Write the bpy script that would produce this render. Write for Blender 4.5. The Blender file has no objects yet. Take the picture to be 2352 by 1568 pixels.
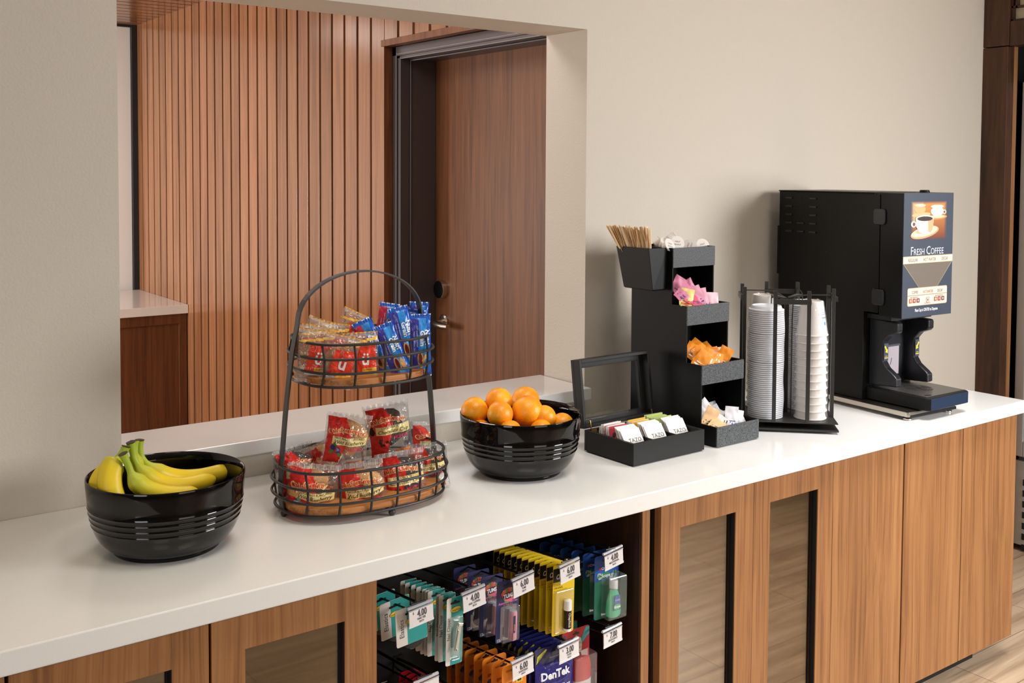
import bpy, math, random
from mathutils import Vector, Matrix, Euler, noise
import numpy as np
PI = math.pi
rnd = random.Random(7)
sc = bpy.context.scene
COL = sc.collection

# ------------------------------------------------------------------ camera
FPX, CYP = 2391.997, 497.217
CAM = np.array([0.0, -2.312, 1.635])
FW = np.array([0.5925851, 0.80434262, -0.04331093])
RT = np.array([0.80522644, -0.59294231, 0.0054586])
DN = np.array([-0.0212903, -0.03810979, -0.99904673])
def at(u, v, y):
    """point of the photograph (u, v) on the plane Y = y"""
    r = FW*FPX + RT*(u-1176) + DN*(v-CYP)
    return Vector(CAM + r*((y-CAM[1])/r[1]))
def pxm(p):
    """pixels per metre at a point"""
    return FPX/float((np.array(p)-CAM)@FW)
cd = bpy.data.cameras.new('camera'); cam = bpy.data.objects.new('camera', cd); COL.objects.link(cam)
cam.matrix_world = Matrix(((RT[0], -DN[0], -FW[0], CAM[0]), (RT[1], -DN[1], -FW[1], CAM[1]), (RT[2], -DN[2], -FW[2], CAM[2]), (0, 0, 0, 1)))
cd.sensor_width = 36.0; cd.lens = FPX/2352*36
cd.shift_x = 0.0; cd.shift_y = -(784-CYP)/2352
cd.clip_start = 0.05; cd.clip_end = 60
cd.dof.use_dof = True; cd.dof.focus_distance = 2.5; cd.dof.aperture_fstop = 26
sc.camera = cam

# ------------------------------------------------------------------ world, lamps, exposure
w = bpy.data.worlds.new('world'); sc.world = w; w.use_nodes = True
w.node_tree.nodes['Background'].inputs[0].default_value = (1.0, 0.91, 0.79, 1)
w.node_tree.nodes['Background'].inputs[1].default_value = 0.06
def area(name, loc, tgt, sx, sy, power, col=(1, .965, .925), spread=180):
    l = bpy.data.lights.new(name, 'AREA'); l.shape = 'RECTANGLE'; l.size = sx; l.size_y = sy; l.energy = power; l.color = col; l.spread = math.radians(spread)
    o = bpy.data.objects.new(name, l); COL.objects.link(o); o.location = loc
    o.rotation_euler = (Vector(tgt)-Vector(loc)).to_track_quat('-Z', 'Y').to_euler()
    return o
area('right_window', (3.75, -3.0, 1.75), (2.3, -0.3, 0.75), 1.1, 1.1, 49, (1, .995, .99), 120)
area('front_fill', (1.6, -5.6, 1.35), (2.3, 0, 0.8), 2.2, 1.2, 8, (1, .92, .78), 110)  # added frontal fill from behind the camera
area('left_fill', (-2.4, -2.6, 1.5), (2.0, -0.4, 1.0), 1.2, 1.2, 15, (.97, .98, 1.0), 140)  # added ambient fill from the left, brightens the lid stack
area('ceiling_lamp', (2.7, -1.15, 2.84), (2.7, -0.75, 0), 0.9, 0.5, 7.0, (1, .99, .97), 62)
area('ceiling_lamp', (1.3, -1.15, 2.84), (1.4, -0.75, 0), 0.9, 0.5, 4.2, (1, .95, .87), 62)
area('ceiling_lamp', (0.1, -1.2, 2.84), (0.3, -0.75, 0), 0.6, 0.5, 1.5, (1, .84, .64), 62)
area('ceiling_lamp', (0.9, 2.4, 2.60), (1.5, 2.5, 0), 1.3, 0.9, 12.5, (1, .90, .80))
area('ceiling_lamp', (1.4, 0.8, 2.60), (1.6, 0.5, 0), 0.6, 0.5, 10.5, (1, .95, .92))
area('ceiling_lamp', (0.9, 4.4, 2.60), (1.3, 4.5, 0), 1.0, 0.6, 8, (1, .95, .9))
area('back_room_fill', (-2.2, 2.9, 1.35), (2.3, 2.6, 1.1), 3.4, 1.0, 76, (1, .93, .88))  # added unseen side light for the back room and the opening's jamb
area('far_wall_fill', (-1.3, 3.9, 1.15), (1.7, 5.4, 1.0), 1.0, 0.9, 84, (1, .93, .88))  # added out of view to brighten the far wall, no actual lamp
sc.view_settings.view_transform = 'Standard'
sc.view_settings.look = 'None'
sc.view_settings.exposure = 0.0
sc.view_settings.gamma = 1.0
sc.view_settings.use_curve_mapping = False
try:
    sc.cycles.transparent_max_bounces = 32
    sc.cycles.max_bounces = 10
except Exception: pass

# ------------------------------------------------------------------ colour and materials
def S(r, g, b, a=1.0):
    f = lambda c: (c/255)/12.92 if c/255 <= .04045 else (((c/255)+.055)/1.055)**2.4
    return (f(r), f(g), f(b), a)
def new_mat(name):
    m = bpy.data.materials.new(name); m.use_nodes = True
    nt = m.node_tree; nt.nodes.clear()
    out = nt.nodes.new('ShaderNodeOutputMaterial')
    return m, nt, out
def L(nt, a, b): nt.links.new(a, b)
def bump(nt, bs, height, strength, dist=.001):
    b = nt.nodes.new('ShaderNodeBump'); b.inputs['Strength'].default_value = strength; b.inputs['Distance'].default_value = dist
    L(nt, height, b.inputs['Height']); L(nt, b.outputs[0], bs.inputs['Normal'])
def noise_node(nt, scale, detail=4, vec=None, rough=.5, dist=0):
    n = nt.nodes.new('ShaderNodeTexNoise'); n.inputs['Scale'].default_value = scale; n.inputs['Detail'].default_value = detail
    n.inputs['Roughness'].default_value = rough; n.inputs['Distortion'].default_value = dist
    if vec is not None: L(nt, vec, n.inputs['Vector'])
    return n
def mapped(nt, scale, rand=True):
    tc = nt.nodes.new('ShaderNodeTexCoord'); mp = nt.nodes.new('ShaderNodeMapping'); mp.inputs['Scale'].default_value = scale
    if rand:
        oi = nt.nodes.new('ShaderNodeObjectInfo'); ml = nt.nodes.new('ShaderNodeMath'); ml.operation = 'MULTIPLY'; ml.inputs[1].default_value = 37.0
        L(nt, oi.outputs['Random'], ml.inputs[0])
        ad = nt.nodes.new('ShaderNodeVectorMath'); ad.operation = 'ADD'; L(nt, mp.outputs[0], ad.inputs[0]); L(nt, ml.outputs[0], ad.inputs[1])
        L(nt, tc.outputs['Object'], mp.inputs['Vector']); return ad.outputs[0]
    L(nt, tc.outputs['Object'], mp.inputs['Vector']); return mp.outputs[0]
def plain(name, col=None, rough=.5, metal=0, spec=.5, coat=0, noise_bump=None, trans=0):
    """col None: colour comes from the mesh's own print (attribute Col)"""
    m, nt, out = new_mat(name); b = nt.nodes.new('ShaderNodeBsdfPrincipled')
    if col is None:
        a = nt.nodes.new('ShaderNodeVertexColor'); a.layer_name = 'Col'; L(nt, a.outputs[0], b.inputs['Base Color'])
    else: b.inputs['Base Color'].default_value = col
    b.inputs['Roughness'].default_value = rough; b.inputs['Metallic'].default_value = metal
    b.inputs['Specular IOR Level'].default_value = spec; b.inputs['Coat Weight'].default_value = coat
    if trans: b.inputs['Transmission Weight'].default_value = trans
    if noise_bump:
        n = noise_node(nt, noise_bump[0], 3, mapped(nt, (1, 1, 1))); bump(nt, b, n.outputs[0], noise_bump[1], noise_bump[2])
    L(nt, b.outputs[0], out.inputs[0]); return m
def wood(name, c0, c1, c2, rough=.42, grain=(42, 42, 1.5), spec=.4, tint=False, broad=(9, 9, .6)):
    m, nt, out = new_mat(name); b = nt.nodes.new('ShaderNodeBsdfPrincipled')
    def warped(scale, amt=.035):
        v0 = mapped(nt, (1, 1, 1)); nn = noise_node(nt, 1, 2, None, .5); mp = nt.nodes.new('ShaderNodeMapping'); mp.inputs['Scale'].default_value = (5, 5, 1.5) if grain[2] < grain[0] else (1.5, 5, 5)
        L(nt, v0, mp.inputs['Vector']); L(nt, mp.outputs[0], nn.inputs['Vector'])
        sb = nt.nodes.new('ShaderNodeVectorMath'); sb.operation = 'MULTIPLY_ADD'; sb.inputs[1].default_value = (amt, amt, 0); L(nt, nn.outputs['Color'], sb.inputs[0]); L(nt, v0, sb.inputs[2])
        m_ = nt.nodes.new('ShaderNodeMapping'); m_.inputs['Scale'].default_value = scale; L(nt, sb.outputs[0], m_.inputs['Vector']); return m_.outputs[0]
    n1 = noise_node(nt, 1, 5, warped(grain), .6, .3)
    n2 = noise_node(nt, 1, 3, mapped(nt, broad), .5, .9)
    n3 = noise_node(nt, 1, 3, warped(tuple(g*4.5 if g > 5 else g*1.6 for g in grain)), .6)
    mx = nt.nodes.new('ShaderNodeMath'); mx.operation = 'MULTIPLY_ADD'; mx.inputs[1].default_value = .46; L(nt, n1.outputs[0], mx.inputs[0])
    m2 = nt.nodes.new('ShaderNodeMath'); m2.operation = 'MULTIPLY'; m2.inputs[1].default_value = .22; L(nt, n2.outputs[0], m2.inputs[0]); L(nt, m2.outputs[0], mx.inputs[2])
    m3 = nt.nodes.new('ShaderNodeMath'); m3.operation = 'MULTIPLY_ADD'; m3.inputs[1].default_value = .32; L(nt, n3.outputs[0], m3.inputs[0]); L(nt, mx.outputs[0], m3.inputs[2])
    r = nt.nodes.new('ShaderNodeValToRGB'); r.color_ramp.elements[0].position = .36; r.color_ramp.elements[0].color = c0
    r.color_ramp.elements[1].position = .66; r.color_ramp.elements[1].color = c2
    e = r.color_ramp.elements.new(.50); e.color = c1
    L(nt, m3.outputs[0], r.inputs[0]); src = r.outputs[0]
    if tint:
        a = nt.nodes.new('ShaderNodeVertexColor'); a.layer_name = 'Col'
        mm = nt.nodes.new('ShaderNodeMix'); mm.data_type = 'RGBA'; mm.blend_type = 'MULTIPLY'; mm.inputs[0].default_value = 1
        L(nt, src, mm.inputs[6]); L(nt, a.outputs[0], mm.inputs[7]); src = mm.outputs[2]
    L(nt, src, b.inputs['Base Color']); b.inputs['Roughness'].default_value = rough; b.inputs['Specular IOR Level'].default_value = spec
    bump(nt, b, n3.outputs[0], .12, .0006)
    L(nt, b.outputs[0], out.inputs[0]); return m
def film_mat(name, tint=(1, 1, 1, 1), gloss=.14, rough=.12, wr=90, ws=.55):
    """thin clear film; printed areas (alpha of Col) are opaque ink"""
    m, nt, out = new_mat(name)
    a = nt.nodes.new('ShaderNodeVertexColor'); a.layer_name = 'Col'
    b = nt.nodes.new('ShaderNodeBsdfPrincipled'); b.inputs['Roughness'].default_value = .28; L(nt, a.outputs[0], b.inputs['Base Color'])
    t = nt.nodes.new('ShaderNodeBsdfTransparent'); t.inputs[0].default_value = tint
    g = nt.nodes.new('ShaderNodeBsdfGlossy'); g.inputs['Roughness'].default_value = rough
    n = noise_node(nt, wr, 2, mapped(nt, (1, 1, 1)), .5, 1.2)
    bp = nt.nodes.new('ShaderNodeBump'); bp.inputs['Strength'].default_value = ws; bp.inputs['Distance'].default_value = .004; L(nt, n.outputs[0], bp.inputs['Height'])
    L(nt, bp.outputs[0], g.inputs['Normal']); L(nt, bp.outputs[0], b.inputs['Normal'])
    lw = nt.nodes.new('ShaderNodeLayerWeight'); lw.inputs[0].default_value = .35; L(nt, bp.outputs[0], lw.inputs['Normal'])
    ma = nt.nodes.new('ShaderNodeMath'); ma.operation = 'MULTIPLY_ADD'; ma.inputs[1].default_value = .32; ma.inputs[2].default_value = gloss; L(nt, lw.outputs['Fresnel'], ma.inputs[0])
    m1 = nt.nodes.new('ShaderNodeMixShader'); L(nt, ma.outputs[0], m1.inputs[0]); L(nt, t.outputs[0], m1.inputs[1]); L(nt, g.outputs[0], m1.inputs[2])
    m2 = nt.nodes.new('ShaderNodeMixShader'); L(nt, a.outputs['Alpha'], m2.inputs[0]); L(nt, m1.outputs[0], m2.inputs[1]); L(nt, b.outputs[0], m2.inputs[2])
    L(nt, m2.outputs[0], out.inputs[0]); return m
def pane_mat(name, tint, refl, rough=0.02, gc=(1, 1, 1, 1), fr=.6):
    m, nt, out = new_mat(name)
    t = nt.nodes.new('ShaderNodeBsdfTransparent'); t.inputs[0].default_value = tint
    g = nt.nodes.new('ShaderNodeBsdfGlossy'); g.inputs['Roughness'].default_value = rough; g.inputs[0].default_value = gc
    lw = nt.nodes.new('ShaderNodeLayerWeight'); lw.inputs[0].default_value = .4
    ma = nt.nodes.new('ShaderNodeMath'); ma.operation = 'MULTIPLY_ADD'; ma.inputs[1].default_value = fr; ma.inputs[2].default_value = refl; L(nt, lw.outputs['Fresnel'], ma.inputs[0])
    m1 = nt.nodes.new('ShaderNodeMixShader'); L(nt, ma.outputs[0], m1.inputs[0]); L(nt, t.outputs[0], m1.inputs[1]); L(nt, g.outputs[0], m1.inputs[2])
    L(nt, m1.outputs[0], out.inputs[0]); return m
def wall_paint(name, col, scale=170, st=.35):
    m, nt, out = new_mat(name); b = nt.nodes.new('ShaderNodeBsdfPrincipled'); b.inputs['Base Color'].default_value = col
    b.inputs['Roughness'].default_value = .62; b.inputs['Specular IOR Level'].default_value = .25
    n = noise_node(nt, scale, 3, mapped(nt, (1, 1, 1), False), .5, .3); bump(nt, b, n.outputs[0], st, .003)
    L(nt, b.outputs[0], out.inputs[0]); return m
def quartz(name):
    m, nt, out = new_mat(name); b = nt.nodes.new('ShaderNodeBsdfPrincipled')
    n = noise_node(nt, 420, 2, mapped(nt, (1, 1, 1), False)); r = nt.nodes.new('ShaderNodeValToRGB')
    r.color_ramp.elements[0].position = .3; r.color_ramp.elements[0].color = (.79, .78, .76, 1); r.color_ramp.elements[1].position = .62; r.color_ramp.elements[1].color = (.81, .80, .78, 1)
    L(nt, n.outputs[0], r.inputs[0]); L(nt, r.outputs[0], b.inputs['Base Color']); b.inputs['Roughness'].default_value = .16; b.inputs['Specular IOR Level'].default_value = .5
    L(nt, b.outputs[0], out.inputs[0]); return m
def speckle(name, c0, c1, rough=.55, scale=520):
    m, nt, out = new_mat(name); b = nt.nodes.new('ShaderNodeBsdfPrincipled')
    n = noise_node(nt, scale, 2, mapped(nt, (1, 1, 1))); r = nt.nodes.new('ShaderNodeValToRGB')
    r.color_ramp.elements[0].position = .38; r.color_ramp.elements[0].color = c0; r.color_ramp.elements[1].position = .68; r.color_ramp.elements[1].color = c1
    L(nt, n.outputs[0], r.inputs[0]); L(nt, r.outputs[0], b.inputs['Base Color']); b.inputs['Roughness'].default_value = rough
    bump(nt, b, n.outputs[0], .4, .0006)
    L(nt, b.outputs[0], out.inputs[0]); return m
def floor_mat():
    m, nt, out = new_mat('oak_floor'); b = nt.nodes.new('ShaderNodeBsdfPrincipled')
    tc = nt.nodes.new('ShaderNodeTexCoord'); br = nt.nodes.new('ShaderNodeTexBrick'); L(nt, tc.outputs['Object'], br.inputs['Vector'])
    br.inputs['Scale'].default_value = 1; br.inputs['Brick Width'].default_value = 1.22; br.inputs['Row Height'].default_value = .18; br.inputs['Mortar Size'].default_value = .0012
    br.inputs['Color1'].default_value = S(214, 188, 160); br.inputs['Color2'].default_value = S(196, 168, 140); br.inputs['Mortar'].default_value = S(120, 98, 78)
    n = noise_node(nt, 1, 5, mapped(nt, (1.6, 22, 22), False), .6, .8); r = nt.nodes.new('ShaderNodeValToRGB')
    r.color_ramp.elements[0].position = .3; r.color_ramp.elements[0].color = (.55, .50, .45, 1); r.color_ramp.elements[1].position = .62; r.color_ramp.elements[1].color = (1, 1, 1, 1)
    L(nt, n.outputs[0], r.inputs[0]); mm = nt.nodes.new('ShaderNodeMix'); mm.data_type = 'RGBA'; mm.blend_type = 'MULTIPLY'; mm.inputs[0].default_value = 1
    L(nt, br.outputs[0], mm.inputs[6]); L(nt, r.outputs[0], mm.inputs[7]); L(nt, mm.outputs[2], b.inputs['Base Color']); b.inputs['Roughness'].default_value = .38
    L(nt, b.outputs[0], out.inputs[0]); return m
def orange_mat():
    m, nt, out = new_mat('orange_peel'); b = nt.nodes.new('ShaderNodeBsdfPrincipled')
    n = noise_node(nt, 18, 3, mapped(nt, (1, 1, 1))); r = nt.nodes.new('ShaderNodeValToRGB')
    r.color_ramp.elements[0].position = .3; r.color_ramp.elements[0].color = S(250, 140, 8); r.color_ramp.elements[1].position = .7; r.color_ramp.elements[1].color = S(255, 178, 30)
    L(nt, n.outputs[0], r.inputs[0]); L(nt, r.outputs[0], b.inputs['Base Color']); b.inputs['Roughness'].default_value = .36
    v = nt.nodes.new('ShaderNodeTexVoronoi'); v.inputs['Scale'].default_value = 420; L(nt, mapped(nt, (1, 1, 1)), v.inputs['Vector']); bump(nt, b, v.outputs[0], .35, .0007)
    b.inputs['Subsurface Weight'].default_value = .12; b.inputs['Subsurface Radius'].default_value = (.01, .004, .001); b.inputs['Subsurface Scale'].default_value = .5
    L(nt, b.outputs[0], out.inputs[0]); return m

M = {}
M['wall'] = wall_paint('beige_wall_paint', S(208, 198, 184))
M['wallwhite'] = wall_paint('white_wall_paint', S(226, 222, 216), 150, .15)
M['quartz'] = quartz('white_quartz')
M['walnut'] = wood('walnut_veneer', S(118, 77, 46), S(154, 106, 65), S(174, 126, 81), .42, (52, 52, 1.3))
M['slat'] = wood('slat_walnut', S(112, 72, 46), S(146, 99, 67), S(166, 119, 84), .2, (30, 30, 1.0), .5, True)
M['doorwood'] = wood('door_walnut', S(76, 46, 28), S(110, 69, 43), S(130, 85, 55), .42)
M['darkwood'] = wood('dark_stained_wood', S(44, 26, 16), S(76, 46, 28), S(98, 60, 38), .5, (14, 14, 2.2))
M['acacia'] = wood('acacia_board', S(110, 62, 28), S(182, 118, 62), S(206, 146, 88), .45, (3, 60, 60), .4, False, (2, 14, 14))
M['ceil'] = wall_paint('ceiling_paint', S(235, 232, 226), 100, .1)
M['floor'] = floor_mat()
M['blackmetal'] = plain('black_powder_metal', S(44, 42, 40), .45, .15)
M['black'] = plain('black_satin', S(20, 20, 21), .45, 0, .25)
M['blackmatte'] = plain('black_matte', S(20, 20, 21), .6)
M['hook'] = plain('black_hook_metal', S(14, 14, 15), .4, .2)
M['bowl'] = plain('black_glaze', S(9, 8, 8), .06, 0, .45)
M['speck'] = speckle('speckled_black_acrylic', S(26, 27, 29), S(92, 96, 99))
M['acrylic'] = plain('black_acrylic_side', S(12, 12, 12), .5, 0, .15)
M['teabox'] = plain('black_stained_box', S(32, 31, 30), .5, 0, .2)
M['machine'] = plain('machine_black_steel', S(15, 14, 13), .38, 0, .25)
M['navy'] = plain('machine_navy', S(34, 48, 72), .35)
M['texblack'] = plain('textured_black_plastic', S(30, 31, 36), .33, 0, .5, 0, (700, .5, .0006))
M['steel'] = plain('brushed_steel', S(200, 190, 178), .25, 1)
M['chrome'] = plain('chrome', S(225, 225, 225), .12, 1)
M['brass'] = plain('brass', S(214, 170, 90), .25, 1)
M['bronze'] = plain('bronze_door_frame', S(84, 76, 76), .35, .3)
M['print'] = plain('printed_card', None, .45)
M['gloss'] = plain('printed_gloss', None, .2, 0, .5, .2)
M['matte'] = plain('paper', None, .75, 0, .2)
M['white'] = plain('white_plastic', S(232, 233, 240), .35)
M['cup'] = plain('paper_cup', None, .5)
M['orange'] = orange_mat()
M['banana'] = plain('banana_skin', None, .42, 0, .4, 0, (60, .12, .002))
M['muffin'] = plain('muffin_crumb', None, .8, 0, .2, 0, (260, .8, .003))
M['film'] = film_mat('clear_wrapper_film', (.99, .99, .99, 1), .05, .12)
M['foilbar'] = plain('bar_wrapper', None, .26, 0, .5, .1, (70, .5, .004))
M['sleeve'] = film_mat('cup_sleeve_film', (.98, .98, .99, 1), .03, .2, 60, .9)
M['blister'] = film_mat('clear_blister', (.97, .98, .98, 1), .06, .06, 15, .1)
M['pane'] = pane_mat('cabinet_glass', (.56, .50, .42, 1), .20, .03, (.95, .84, .68, 1))
M['boxpane'] = pane_mat('lid_glass', (.97, .975, .97, 1), .02, .02, (1, 1, 1, 1), .12)
M['tagplastic'] = film_mat('tag_holder_plastic', (.9, .9, .92, 1), .22, .15, 30, .2)
M['green'] = plain('mouthwash_green', S(84, 206, 156), .1)

# ------------------------------------------------------------------ mesh builder
class MB:
    def __init__(s): s.V = []; s.F = []; s.C = []; s.M = []; s.S = []; s.T = Matrix()
    def v(s, p):
        s.V.append(tuple(s.T @ Vector(p))); return len(s.V)-1
    def f(s, idx, col=(1, 1, 1, 1), m=0, sm=False):
        s.F.append(tuple(idx)); s.C.append(col); s.M.append(m); s.S.append(sm)
    def face(s, pts, col=(1, 1, 1, 1), m=0): s.f([s.v(p) for p in pts], col, m)
    def box(s, x0, x1, y0, y1, z0, z1, col=(1, 1, 1, 1), m=0):
        i = [s.v(p) for p in ((x0, y0, z0), (x1, y0, z0), (x1, y1, z0), (x0, y1, z0), (x0, y0, z1), (x1, y0, z1), (x1, y1, z1), (x0, y1, z1))]
        for q in ((0, 3, 2, 1), (4, 5, 6, 7), (0, 1, 5, 4), (1, 2, 6, 5), (2, 3, 7, 6), (3, 0, 4, 7)): s.f([i[k] for k in q], col, m)
        return s
    def prism(s, pts, a0, a1, axis='y', col=(1, 1, 1, 1), m=0, side=None):
        """pts 2D; axis y: (x,z) extruded along y; axis x: (y,z) along x; axis z: (x,y) along z"""
        mk = {'y': lambda p, a: (p[0], a, p[1]), 'x': lambda p, a: (a, p[0], p[1]), 'z': lambda p, a: (p[0], p[1], a)}[axis]
        A = [s.v(mk(p, a0)) for p in pts]; B = [s.v(mk(p, a1)) for p in pts]; n = len(pts)
        s.f(A, col, m); s.f(B[::-1], side or col, m)
        for i in range(n): s.f((A[i], B[i], B[(i+1) % n], A[(i+1) % n]), side or col, m)
        return s
    def poly(s, pts, y, col, m=0):
        s.f([s.v((p[0], y, p[1])) for p in pts], col, m); return s
    def lathe(s, prof, n=32, col=(1, 1, 1, 1), m=0, c=(0, 0, 0), colf=None, rf=None, cap=True):
        rings = []
        for (r, z) in prof:
            rings.append([s.v((c[0]+(r*(rf(2*PI*k/n, z) if rf else 1))*math.cos(2*PI*k/n), c[1]+(r*(rf(2*PI*k/n, z) if rf else 1))*math.sin(2*PI*k/n), c[2]+z)) for k in range(n)])
        for j in range(len(rings)-1):
            cc = colf(j/(len(rings)-1), prof[j][1]) if colf else col
            for k in range(n): s.f((rings[j][k], rings[j][(k+1) % n], rings[j+1][(k+1) % n], rings[j+1][k]), cc, m, True)
        if cap:
            if prof[0][0] > 1e-5: s.f(rings[0][::-1], colf(0, 0) if colf else col, m)
            if prof[-1][0] > 1e-5: s.f(rings[-1], colf(1, 0) if colf else col, m)
        return s
    def tube(s, path, r, n=10, col=(1, 1, 1, 1), m=0, closed=False, sec=None, up=None, colf=None, caps=True):
        P = [Vector(p) for p in path]; N = len(P); rings = []
        prev = None
        for i in range(N):
            a = P[i-1] if (i > 0 or closed) else P[i]; b = P[(i+1) % N] if (i < N-1 or closed) else P[i]
            t = (b-a).normalized()
            if up is not None: nrm = Vector(up); nrm = (nrm - t*nrm.dot(t)).normalized()
            elif prev is None:
                nrm = Vector((0, 0, 1)) if abs(t.z) < .9 else Vector((1, 0, 0)); nrm = (nrm - t*nrm.dot(t)).normalized()
            else: nrm = (prev - t*prev.dot(t)).normalized()
            prev = nrm; bi = t.cross(nrm)
            rr = r[i] if isinstance(r, (list, tuple)) else r
            if sec: rings.append([s.v(P[i]+nrm*q[0]+bi*q[1]) for q in sec])
            else: rings.append([s.v(P[i]+nrm*(rr*math.cos(2*PI*k/n))+bi*(rr*math.sin(2*PI*k/n))) for k in range(n)])
        K = len(rings[0])
        for i in range(N if closed else N-1):
            A, B = rings[i], rings[(i+1) % N]
            cc = colf(i/(N-1)) if colf else col
            for k in range(K): s.f((A[k], A[(k+1) % K], B[(k+1) % K], B[k]), cc, m, not sec)
        if not closed and caps:
            s.f(rings[0][::-1], colf(0) if colf else col, m); s.f(rings[-1], colf(1) if colf else col, m)
        return s
    def grid(s, nu, nv, fn, cfn=None, m=0, closeu=False, col=(1, 1, 1, 1)):
        I = [[s.v(fn(i/nu, j/nv)) for i in range(nu+(0 if closeu else 1))] for j in range(nv+1)]
        for j in range(nv):
            for i in range(nu):
                i2 = (i+1) % nu if closeu else i+1
                c = cfn((i+.5)/nu, (j+.5)/nv) if cfn else col
                s.f((I[j][i], I[j][i2], I[j+1][i2], I[j+1][i]), c, m, True)
        return s
    def ball(s, c, r, col=(1, 1, 1, 1), n=20, k=12, m=0, sq=(1, 1, 1)):
        s.grid(n, k, lambda u, v: (c[0]+sq[0]*r*math.sin(PI*(.002+.996*v))*math.cos(2*PI*u), c[1]+sq[1]*r*math.sin(PI*(.002+.996*v))*math.sin(2*PI*u), c[2]-sq[2]*r*math.cos(PI*v)), None, m, True, col); return s
    def text(s, txt, x, z, size, col, y=-.0005, rot=0, sx=1.0, align='C', m=0, fn=None, bold=0, shear=0):
        vs, fs, wd = text_mesh(txt, bold); off = {'C': -wd/2, 'L': 0, 'R': -wd}[align]
        c, sn = math.cos(rot), math.sin(rot); base = []
        for (tx, ty) in vs:
            a = (tx+off+shear*ty)*size*sx; b = (ty-.35)*size
            X = x+a*c-b*sn; Z = z+a*sn+b*c
            base.append(s.v(fn(X, Z) if fn else (X, y, Z)))
        for q in fs: s.f([base[k] for k in q], col, m)
        return s
    def build(s, name, mats, parent=None, bev=0, ang=35, thing=None):
        me = bpy.data.meshes.new(name); me.from_pydata(s.V, [], s.F)
        for mt in (mats if isinstance(mats, (list, tuple)) else [mats]): me.materials.append(M[mt] if isinstance(mt, str) else mt)
        me.polygons.foreach_set('material_index', s.M)
        me.polygons.foreach_set('use_smooth', [True]*len(s.F) if any(s.S) else s.S)
        ca = me.color_attributes.new('Col', 'FLOAT_COLOR', 'CORNER'); arr = []
        for f_, c_ in zip(s.F, s.C):
            c4 = tuple(c_) if len(c_) == 4 else tuple(c_)+(1,)
            arr += list(c4)*len(f_)
        ca.data.foreach_set('color', arr)
        if any(s.S): me.set_sharp_from_angle(angle=math.radians(ang))
        me.update()
        o = bpy.data.objects.new(name, me); COL.objects.link(o)
        if parent is not None: o.parent = parent
        if bev:
            b = o.modifiers.new('bevel', 'BEVEL'); b.width = bev; b.segments = 2; b.limit_method = 'ANGLE'; b.angle_limit = math.radians(40)
        return o
_tc = {}
def text_mesh(txt, bold=0):
    k = (txt, bold)
    if k in _tc: return _tc[k]
    cu = bpy.data.curves.new('t', 'FONT'); cu.body = txt; cu.size = 1; cu.resolution_u = 2; cu.offset = bold
    o = bpy.data.objects.new('t', cu); COL.objects.link(o)
    dg = bpy.context.evaluated_depsgraph_get(); me = bpy.data.meshes.new_from_object(o.evaluated_get(dg))
    vs = [(v.co.x, v.co.y) for v in me.vertices]; fs = [tuple(p.vertices) for p in me.polygons]
    wd = max([v[0] for v in vs]) if vs else 0
    bpy.data.objects.remove(o); bpy.data.meshes.remove(me); bpy.data.curves.remove(cu)
    _tc[k] = (vs, fs, wd); return _tc[k]

def rrect(x0, x1, z0, z1, r, n=4):
    out = []
    for (cx, cz, a) in ((x1-r, z1-r, 0), (x0+r, z1-r, PI/2), (x0+r, z0+r, PI), (x1-r, z0+r, 3*PI/2)):
        for k in range(n+1): t = a+PI/2*k/n; out.append((cx+r*math.cos(t), cz+r*math.sin(t)))
    return out
def ell(cx, cz, a, b, n=20, rot=0):
    return [(cx+a*math.cos(2*PI*k/n)*math.cos(rot)-b*math.sin(2*PI*k/n)*math.sin(rot), cz+a*math.cos(2*PI*k/n)*math.sin(rot)+b*math.sin(2*PI*k/n)*math.cos(rot)) for k in range(n)]

# ------------------------------------------------------------------ object bookkeeping
def tag(o, label=None, cat=None, group=None, kind=None):
    if label: o['label'] = label
    if cat: o['category'] = cat
    if group: o['group'] = group
    if kind: o['kind'] = kind
    return o
def thing(name, label, cat, loc=(0, 0, 0), rot=(0, 0, 0), group=None, kind=None):
    o = bpy.data.objects.new(name, None); COL.objects.link(o); o.location = loc; o.rotation_euler = rot; o.empty_display_size = .05
    return tag(o, label, cat, group, kind)
def kids(o): return [c for c in bpy.data.objects if c.parent == o]
def dup(root, loc, rot=None, label=None, group=None, scale=None):
    def cp(o, par):
        c = o.copy(); COL.objects.link(c); c.parent = par
        for ch in kids_cache(o): cp(ch, c)
        return c
    r = cp(root, None); r.location = loc
    if rot is not None: r.rotation_euler = rot
    if scale is not None: r.scale = scale
    if label: r['label'] = label
    if group: r['group'] = group
    return r
_kc = {}
def kids_cache(o):
    if o.name not in _kc: _kc[o.name] = [c for c in COL.objects if c.parent is o or c.parent == o]
    return _kc[o.name]
def struct(mb, name, mat, bev=0, parent=None):
    o = mb.build(name, mat, parent, bev)
    if parent is None: o['kind'] = 'structure'
    return o
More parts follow.
